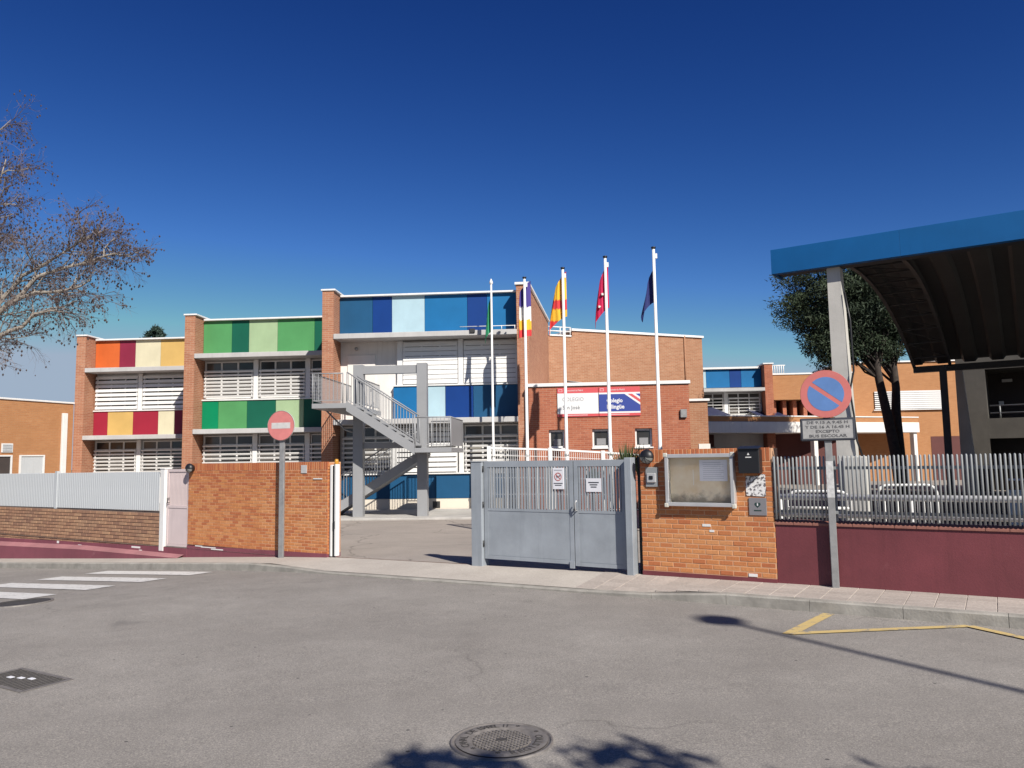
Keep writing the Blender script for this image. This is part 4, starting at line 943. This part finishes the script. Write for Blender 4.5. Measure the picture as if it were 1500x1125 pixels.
MB().tube([(-2.88, .10, 4.9), (-2.80, .08, 4.3), (-2.79, .08, 3.3), (-2.88, .07, 2.9), (-2.83, .07, 2.4), (-2.80, .07, 1.9), (-2.7, .06, 1.55)], .02, 6).build('cable', BLACK, K)
# low wall with handrail on the court's far side
LW = thing('low_wall', 'low cream wall with a white pipe handrail under the covered court', 'wall', CV*22.3, COURT)
MB().bbox(-.5, 10, 0, .3, -.35, .70, .02).build('wall_body', FLAT_W, LW); MB().tube([(-.5, .15, .95), (10, .15, .95)], .03, 6).build('handrail', WHITE2, LW)
for i in range(6): MB().tube([(-.4+i*2, .15, .69), (-.4+i*2, .15, .95)], .022, 6).build('handrail_post', WHITE2, LW)
# pavilion behind the court
PV = thing('sports_pavilion', 'shaded two level pavilion with a dark gallery behind the covered court', 'building', CV*43.0, COURT)
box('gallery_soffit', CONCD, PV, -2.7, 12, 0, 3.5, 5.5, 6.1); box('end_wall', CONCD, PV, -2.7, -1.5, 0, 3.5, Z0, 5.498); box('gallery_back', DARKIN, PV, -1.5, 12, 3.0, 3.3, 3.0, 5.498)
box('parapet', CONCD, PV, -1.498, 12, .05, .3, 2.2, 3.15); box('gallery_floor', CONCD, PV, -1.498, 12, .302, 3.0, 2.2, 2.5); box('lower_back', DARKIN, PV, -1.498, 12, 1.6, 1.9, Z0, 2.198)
for z in (3.4, 3.75): MB().tube([(-1.4, .15, z), (12, .15, z)], .035, 5).build('gallery_rail', BARG, PV)
for i in range(8): MB().tube([(-1.0+i*1.7, .15, 3.15), (-1.0+i*1.7, .15, 3.75)], .035, 5).build('gallery_post', BARG, PV)
for i in range(6): MB().bbox(-.9+i*1.0, -.45+i*1.0, 2.9, 2.998, 5.05, 5.2, .01).build('light_spot', WHITE2, PV); MB().bbox(-1.1+i*1.15, -.88+i*1.15, 2.92, 2.998, 3.9+(i % 3)*.32, 4.1+(i % 3)*.32, .01).build('vent_or_light_spot', WHITE2, PV)  # white boxes stand in for bright spots of light on the gallery wall
for i in range(4): MB().bbox(.2+i*2.7, .8+i*2.7, .03, .049, 2.35, 2.6, .004).build('vent_grille', BARG, PV)

# ------------------------------------------------------------------ yard furniture behind the right fence
gr = thing('guard_rail', 'white two pipe guard rail in the schoolyard behind the bar fence', 'railing', uv(-3.2, 13.4, -.2), STREET-3)
for z in (.88, 1.16): MB().tube([(0, 0, z), (12, 0, z)], .05, 8).build('pipe', WHITE2, gr)
for i in range(7): MB().tube([(.1+i*1.95, 0, 0), (.1+i*1.95, 0, 1.16)], .035, 8).build('post', WHITE2, gr)
def barrier(pos, ang_, label, W=1.0, H=1.25):
    t = thing('crowd_barrier', label, 'barrier', pos, ang_, 'white barriers in the schoolyard'); r = .18
    pts = [(0, 0, .15), (0, 0, H-r)]+[(r-r*math.cos(a), 0, H-r+r*math.sin(a)) for a in fr(.2, math.pi/2, 4)]+[(W-r+r*math.sin(a), 0, H-r+r*math.cos(a)) for a in fr(0, 1.4, 4)]+[(W, 0, H-r), (W, 0, .15)]
    MB().tube(pts, .03, 6).build('frame', WHITE2, t)
    for z in (.18, H*.55, H*.78): MB().tube([(0, 0, z), (W, 0, z)], .028, 6).build('cross_bar', WHITE2, t)
    bl = MB().tube([(0, 0, .18), (0, 0, H*.78)], .013, 5).mesh('upright', WHITE2); n = int(W/.12)
    for i in range(1, n): link('upright', bl, t, (W*i/n, 0, 0))
    for x in (.1, W-.1): MB().tube([(x, -.28, .0), (x, -.2, .03), (x, .2, .03), (x, .28, .0)], .022, 5).build('foot', WHITE2, t); MB().tube([(x, 0, .03), (x, 0, .18)], .022, 5).build('foot_stem', WHITE2, t)
barrier(uv(-3.12, 13.9, -.25), 24, 'white tubular crowd barrier standing close behind the bar fence', 1.0, 1.28)
barrier(uv(-2.1, 17.4, -.3), 12, 'white tubular crowd barrier farther back beside the court pillar', 1.1, 1.3)

# ------------------------------------------------------------------ white mesh panel fence and shrubs behind the gate
mf = thing('mesh_fence', 'white welded mesh panel fence on the ramp behind the gate', 'fence', (-.66, 21.0, 0), -3)
def mz(x): return 1.95-.03*x-.008*x*x
for i, (x0, x1) in enumerate(((0, 1.67), (1.67, 3.12), (3.12, 4.3))):
    pn = MB().tube([(x0+.05, 0, mz(x0)), (x1, 0, mz(x1))], .035, 4).build('top_rail', WHITE2, mf)
    w = MB(); k = int((x1-x0)/.06)
    wire = MB().tube([(0,0,.15),(0,0,1)], .007, 4).mesh('wire', WHITE2)
    for j in range(1, k+1):
        xx = x0+(x1-x0)*j/(k+1); o = link('wire', wire, pn, (xx, 0, 0)); o.scale.z = mz(xx)
    for z in (.25, .7, 1.15, 1.6, 1.75): MB().tube([(x0, 0, mz(x0)*z/1.95), (x1, 0, mz(x1)*z/1.95)], .009, 4).build('wire', WHITE2, pn)
for x in (0, 1.67, 3.12, 4.3): MB().box(x-.05, x+.05, -.05, .05, -.3, mz(x)+.05).build('post', WHITE2, mf)
def foliage(centers, n, size, rr, tint0=0., tint1=1., elong=1.0, up=.0):
    mb = MB()
    for (c, rad) in centers:
        c = Vector(c); tb = rr.uniform(-.25, .25)
        for _ in range(n):
            d = Vector((rr.gauss(0,1), rr.gauss(0,1), rr.gauss(0,1))).normalized()*rr.random()**.45
            p = c+Vector((d.x*rad[0], d.y*rad[1], d.z*rad[2]))
            a = Vector((rr.gauss(0,1), rr.gauss(0,1), rr.gauss(0,1)+up)).normalized(); b = a.orthogonal().normalized(); b.rotate(Matrix.Rotation(rr.uniform(0, 6.28), 3, a))
            s = size*rr.uniform(.6, 1.4); mb.tint = min(1, max(0, tb+.35+.5*rr.random()+.15*d.z))  # clump tops tinted paler: light from above put into the leaf colour
            w = s/elong*.5
            mb.poly([p-b*w, p+a*s*.5-b*w*.3, p+a*s, p+b*w]) if elong < 2 else mb.poly([p-b*w, p+a*s, p+b*w])
    return mb
for i, (px, py, h) in enumerate(((2.95, 20.4, 1.0), (3.35, 20.5, .9), (3.75, 20.6, .75), (2.1, 20.5, .55))):
    sh = thing('spiky_shrub', ['tallest dark green spiky shrub behind the mesh fence', 'middle sized spiky shrub next to the tallest one', 'short spiky shrub behind the gate post', 'small low spiky shrub at the mesh fence post'][i], 'shrub', (px, py, 1.15 if i < 3 else .9), 0, 'shrubs behind the mesh fence')
    mb = MB()
    for k in range(70):
        an = rnd.uniform(0, 6.28); tilt = rnd.uniform(.05, .6); L_ = h*rnd.uniform(.6, 1.0); d = Vector((math.cos(an)*math.sin(tilt), math.sin(an)*math.sin(tilt), math.cos(tilt)))
        b_ = Vector((math.cos(an)*.1*rnd.random(), math.sin(an)*.1*rnd.random(), 0)); sd = Vector((-math.sin(an), math.cos(an), 0))*.02; mb.tint = rnd.random()
        mb.poly([b_-sd, b_+d*L_*.5-sd*1.2, b_+d*L_, b_+d*L_*.5+sd*1.2, b_+sd])
    mb.build('leaves', SHRUB, sh); MB().tube([(0,0,-1.4 if i < 3 else -1.15),(0,0,.12)], .05, 5).build('stem', BARKP, sh)

# ------------------------------------------------------------------ flagpoles and flags
poles = [(-.71, 27.9), (.50, 26.9), (1.78, 25.6), (3.05, 24.2), (4.42, 23.2)]
fm = lambda n, c: paint('flag_'+n, c, .8, .08, 3, streak=False)
FG = fm('green', (.03,.30,.14)); FP = fm('purple', (.06,.04,.24)); FW = fm('white', (.78,.76,.72)); FY = fm('yellow', (.82,.46,.03)); FR = fm('red', (.66,.04,.045)); FC = fm('crimson', (.62,.014,.09)); FB = fm('navy', (.014,.022,.13)); FO = fm('orange', (.75,.25,.04))
flag_spec = [
 ('limp green flag on the flagpole with a pointed finial', 7.6, 1.3, .30, 1.0, [(0, FG)], -1),
 ('limp purple, white, yellow and red flag hanging from its pole', 7.95, 2.0, .34, .75, [(0, FP), (.45, FW), (.68, FY), (.84, FR)], -1),
 ('limp red and yellow striped flag hanging from its pole', 7.95, 1.55, .64, 1.35, [(0, FR), (.08, FY), (.44, FR), (.58, FY), (.76, FR)], -1),
 ('limp crimson flag with white stars hanging from its pole', 7.85, 1.45, .46, 1.35, [(0, FC)], -1),
 ('limp navy blue flag hanging from its pole', 7.35, 1.0, .50, 1.1, [(0, FB)], -1)]
names_p = ['slim white flagpole with a pointed finial carrying the green flag', 'white flagpole carrying the purple, white, yellow and red flag', 'white flagpole carrying the red and yellow flag', 'white flagpole carrying the crimson flag', 'white flagpole carrying the navy blue flag']
for i, ((px, py), (lab, zt, hoist, wd, dropz, cols, sg)) in enumerate(zip(poles, flag_spec)):
    t = thing('flagpole', names_p[i], 'flagpole', (px, py, -.3), 0, 'flagpoles in front of the annex')
    rb, rt = (.056, .043) if i else (.046, .034)
    MB().tube([(0,0,0), (0,0,2.2), (0,0,2.22), (0,0,8.33)], [rb+.01, rb+.01, rb, rt], 14).build('shaft', WHITE2, t)
    if i: MB().lathe([(rt+.015, 8.30), (rt+.03, 8.33), (rt+.03, 8.36), (.0, 8.375)], 16).build('cap', BLACK, t); MB().box(rt, rt+.06, -.03, .03, 8.0, 8.15).build('halyard_cleat', WHITE2, t)
    else: MB().lathe([(.03, 8.32), (.07, 8.38), (.06, 8.44), (.01, 8.55), (0, 8.56)], 12).build('finial', WHITE2, t)
    MB().lathe([(rb+.025, 2.0), (rb+.03, 2.02), (rb+.03, 2.06), (rb+.01, 2.07)], 14).build('collar', GALV, t)
    f = thing('flag', lab, 'flag', (px, py, zt), 0, 'limp flags on the flagpoles')
    rr = random.Random(20+i); mats = []; 
    for c in cols:
        if c[1] and c[1] not in mats: mats.append(c[1])
    mb = MB(); NS, NT = 18, 26; mb.smooth = True
    ph = rr.uniform(0, 6)
    def pt(s, tt):
        # s: hoist -> fly, t: top -> bottom of cloth; the fly sags down beside the pole
        sag = dropz*(s**1.1); z = -hoist*tt*(1-.25*s)-sag*.8*(.75+.25*tt)
        fold = .07*math.sin(s*10+ph+tt*2.2)*(.3+s)+.025*math.sin(s*23+tt*5)
        over = (0, .24, .14, .12, .0)[i]
        wdt = wd*(s**.8)*(.6+.4*tt+.08*math.sin(tt*3+ph))*(1-.30*max(0, s-.7)/.3)
        return (over*(1-s)+sg*(rt*.4+wdt), .11+fold, z)
    for k in range(NS+1):
        for j in range(NT+1): mb.v.append(pt(k/NS, j/NT))
    for k in range(NS):
        for j in range(NT):
            zz = (j+.5)/NT if i in (3, 4, 0) else None
            zmid = -pt((k+.5)/NS, (j+.5)/NT)[2]/max(hoist, .75*hoist+.8*dropz)
            key = zmid
            mm = [c[1] for c in cols if c[1] and key >= c[0]][-1]; mb.mi = mats.index(mm)
            mb.face([k*(NT+1)+j, (k+1)*(NT+1)+j, (k+1)*(NT+1)+j+1, k*(NT+1)+j+1], [(0,0)]*4)
    cl = mb.build('cloth', mats, f)
    if i == 3:
        for (s, tt) in ((.35, .55), (.5, .75)):
            p = pt(s, tt); MB().prism([(p[0]+.055*(1 if q % 2 == 0 else .45)*math.cos(q*math.pi/5), p[1]-.075, p[2]+.055*(1 if q % 2 == 0 else .45)*math.sin(q*math.pi/5)) for q in range(10)][::-1], (0,.07,0)).build('star', FW, f)

# ------------------------------------------------------------------ trees
def pine_tree(pos, base_pts, crown, label, seed, nl=360, size=.17):
    t = thing('pine_tree', label, 'tree', pos, 0, 'pines by the covered court'); rr = random.Random(seed)
    tr_ = MB(); tr_.tube(base_pts, [.27-.15*i/(len(base_pts)-1) for i in range(len(base_pts))], 10); trunk = tr_.build('trunk', BARKP, t)
    cents = []; br = MB()
    top = Vector(base_pts[-1]); low_ = Vector(base_pts[-3])
    for (c, r_, n) in crown:
        for _ in range(n):
            d = Vector((rr.gauss(0,1), rr.gauss(0,1), rr.gauss(0,1))).normalized()*rr.uniform(.45, 1.0)
            p = Vector((c[0]+d.x*r_[0], c[1]+d.y*r_[1], c[2]+d.z*r_[2])); k = rr.uniform(.45, .85)
            cents.append((p, (k*1.2, k*1.2, k*.75)))
            if rr.random() < .55:
                s = low_.lerp(top, rr.random()); m = s.lerp(p, .55)+Vector((0,0,-.25)); br.tube([s, m, p], [.07, .045, .015], 5)
    br.build('limbs', BARKP, t)
    foliage(cents, nl, size, rr, elong=3.2).build('crown', PINE, t)
pine_tree((17.75, 36.0, -.35), [(.22,0,0), (.05,0,2.0), (-.25,0,3.9), (-.5,0,5.4), (-.65,.1,6.9), (-.8,.1,8.6)], [((-2.9,0,9.2), (2.2,1.7,1.9), 74), ((-2.6,-.1,6.9), (1.2,1.1,.9), 16), ((-.5,0,9.6), (1.6,1.7,1.9), 44), ((-1.3,.0,6.9), (1.1,.9,.5), 8), ((-1.9,0,8.0), (1.6,1.4,1.4), 26)], 'tall pine with a leaning dark trunk left of the court roof', 2)
pine_tree((18.25, 36.5, -.35), [(.0,0,0), (.0,0,2.0), (-.05,0,3.9), (.02,0,5.0), (.0,.1,6.5), (-.1,.1,8.2)], [((-.1,.8,8.8), (1.5,1.6,2.0), 50), ((-.5,.2,7.2), (1.0,1.0,.7), 10), ((.2,2.4,8.8), (1.6,1.5,1.6), 34)], 'tall pine with an upright knobbly trunk at the edge of the court roof', 5)  # last crown cluster added at the back to cast shade on the porch

def bare_tree():
    t = thing('plane_tree', 'bare pale barked plane tree with hanging seed balls behind the white fence', 'tree', (-16.65, 20.4, -.4)); rr = random.Random(11)
    W_ = MB(); T_ = MB(); SB_ = MB()
    trunk = [Vector((-.9,2.5,-.8)), Vector((-.5,2.3,1.0)), Vector((.0,1.4,2.7)), Vector((.5,0,4.2)), Vector((.5,.1,6.0)), Vector((.4,.1,8.0)), Vector((.6,.2,10))]
    W_.tube(trunk, [.36,.31,.27,.25,.2,.15,.09], 10)
    main = [ [ (.5,0,4.2), (1.6,-.2,4.9), (2.9,-.3,5.9), (3.8,-.3,6.5), (4.7,-.3,6.85), (5.6,-.3,6.9), (6.4,-.3,7.2)],
             [ (.4,0,3.6), (1.8,-.4,4.4), (3.0,-.5,5.1), (4.2,-.6,5.75), (4.9,-.6,6.2), (5.6,-.6,6.3)],
             [ (2.9,-.3,5.9), (3.9,-.2,7.0), (4.6,-.1,7.6), (5.4,0,8.1), (6.2,0,8.5)],
             [ (3.8,-.3,6.5), (4.6,-.2,7.3), (5.5,-.1,7.6), (6.5,0,7.9), (7.0,0,8.0)],
             [ (.5,.1,5.4), (1.4,.0,6.8), (2.4,.1,8.4), (3.1,.1,9.6), (3.6,.1,10.8)],
             [ (.5,.1,6.3), (1.6,-.4,7.4), (2.8,-.5,8.4), (3.9,-.5,9.2)],
             [ (.4,.1,7.8), (1.3,.3,9.2), (2.3,.2,10.6), (2.9,.1,11.6)],
             [ (.4,.1,7.2), (-.8,-.2,8.6), (-2.0,-.3,10.0)], [ (.5,0,4.6), (-.9,.2,6.0), (-2.4,.2,7.6)], [ (.5,.1,6.0), (.8,1.2,7.6), (1.2,2.2,9.2)], [ (.3,0,5.0), (.6,-1.2,6.6), (.9,-2.2,8.2)],
             [ (2.9,-.3,5.9), (3.3,-.6,7.2), (3.5,-.7,8.4)] ]
    def grow(p, d, L, r_, lev):
        n = 3 if lev < 3 else 2; pts = [p]; q = p.copy(); dd = d.copy()
        for k in range(n):
            dd = (dd+Vector((rr.gauss(0,.2), rr.gauss(0,.2), rr.gauss(.03 if lev < 3 else -.12,.2)))).normalized(); q = q+dd*L/n; pts.append(q.copy())
        (W_ if lev <= 1 else T_).tube(pts, [r_*(1-.55*k/n) for k in range(n+1)], 5 if lev <= 1 else 3, caps=False)
        if lev >= 4:
            if rr.random() < .42:
                e = pts[-1]; e2 = e+Vector((rr.gauss(0,.03), rr.gauss(0,.03), -.04)); SB_.tint = rr.random(); s = rr.uniform(.018,.034)
                o_ = [Vector((s,0,0)),Vector((0,s,0)),Vector((-s,0,0)),Vector((0,-s,0))]
                for k in range(4): SB_.poly([e2+o_[k], e2+o_[(k+1) % 4], e2+Vector((0,0,s*1.2))]); SB_.poly([e2+o_[(k+1) % 4], e2+o_[k], e2-Vector((0,0,s*1.5))])
            return
        nk = {1: 5, 2: 4, 3: 4}[lev]
        for k in range(nk):
            f = rr.uniform(.25, 1.0); i = min(n-1, int(f*n)); a = pts[i].lerp(pts[i+1], f*n-i)
            ax = Vector((rr.gauss(0,1), rr.gauss(0,1), rr.gauss(0,1))).normalized(); nd = dd.copy(); nd.rotate(Matrix.Rotation(rr.uniform(.4, 1.05), 3, ax.cross(dd).normalized()))
            grow(a, nd, L*rr.uniform(.5, .75), r_*.52, lev+1)
    for mi, ml in enumerate(main):
        ml = [Vector((p[0]*((.86 if mi < 4 else .78) if p[0] > .6 else 1), p[1], p[2]*(.97 if p[2] > 5 else 1))) for p in ml]; r0 = .105 if mi in (0, 1) else (.068 if mi < 8 else .055); k = len(ml)
        pts = []
        for a, b in zip(ml, ml[1:]): pts += [a, a.lerp(b, .5)+Vector((rr.gauss(0,.05), rr.gauss(0,.05), rr.gauss(0,.06)))]
        pts.append(ml[-1]); W_.tube(pts, [r0*(1-.8*i/(len(pts)-1)) for i in range(len(pts))], 7)
        nb_ = 15 if mi < 7 else (8 if mi < 11 else 7)
        for j in range(nb_):
            f = rr.uniform(.3 if mi in (0, 1) else .2, 1.0)*(len(pts)-1); i = min(len(pts)-2, int(f)); a = pts[i].lerp(pts[i+1], f-i); d = (pts[i+1]-pts[i]).normalized()
            ax = Vector((rr.gauss(0,1), rr.gauss(0,1), rr.gauss(0,1))).normalized(); d.rotate(Matrix.Rotation(rr.uniform(.45, 1.1), 3, ax.cross(d).normalized()))
            d.z += .15; grow(a, d.normalized(), rr.uniform(.7, 1.15), .019, 1)
    W_.build('trunk', BARKW, t); T_.build('twigs', TWIG, t)['kind'] = 'stuff'; SB_.build('seed_balls', SEED, t)['kind'] = 'stuff'
bare_tree()
cn = thing('conifer', 'small dark conifer top showing above the orange school block', 'tree', (-28.1, 60, -.5)); rr = random.Random(3)
MB().tube([(0,0,0), (0,0,13.1)], [.3,.03], 8).build('trunk', BARKP, cn)
cc = []
for k in range(46):
    h = 7.2+5.6*(k/45); r_ = (13.4-h)*.60; an = k*2.4
    for f in (.35, .75, 1.0): cc.append(((math.cos(an)*r_*f, math.sin(an)*r_*f, h-.15*f), (.28,.28,.16)))
foliage(cc, 60, .26, rr, elong=2.6).build('crown', CONI, cn)
# street tree and lamp on the camera's side of the street, seen only by their shadows
stt = thing('street_tree', 'leafy street tree on the near pavement casting shade over the manhole', 'tree', (4.25, -2.75, 0)); rr = random.Random(8)
MB().tube([(0,0,0), (.05,0,2.4), (0,.05,4.6), (0,0,6.0)], [.16,.13,.09,.04], 8).build('trunk', BARKP, stt); cc = []
for _ in range(120):
    d = Vector((rr.gauss(0,1), rr.gauss(0,1), rr.gauss(0,1))).normalized()*rr.uniform(.4,1.0); cc.append(((d.x*1.8, d.y*1.7, 4.85+d.z*1.75), (.5,.5,.4)))
foliage(cc, 170, .18, rr, elong=1.4).build('crown', LEAF, stt)
lh = 12.0; tv = lh/math.tan(SUN_EL)
tip = Vector((2.42, 8.72)); lbp = tip+Vector((SUN_AZ.x, SUN_AZ.y))*tv
lp = thing('street_lamp', 'tall round headed street lamp on the near pavement', 'street lamp', (lbp.x, lbp.y, .0))
MB().tube([(0,0,0), (0,0,lh)], [.07,.045], 10).build('post', GALV, lp); MB().lathe([(.0,-.14), (.2,-.1), (.27,0), (.2,.12), (0,.16)], 20, (0,0,lh)).build('lantern', STEELG, lp)
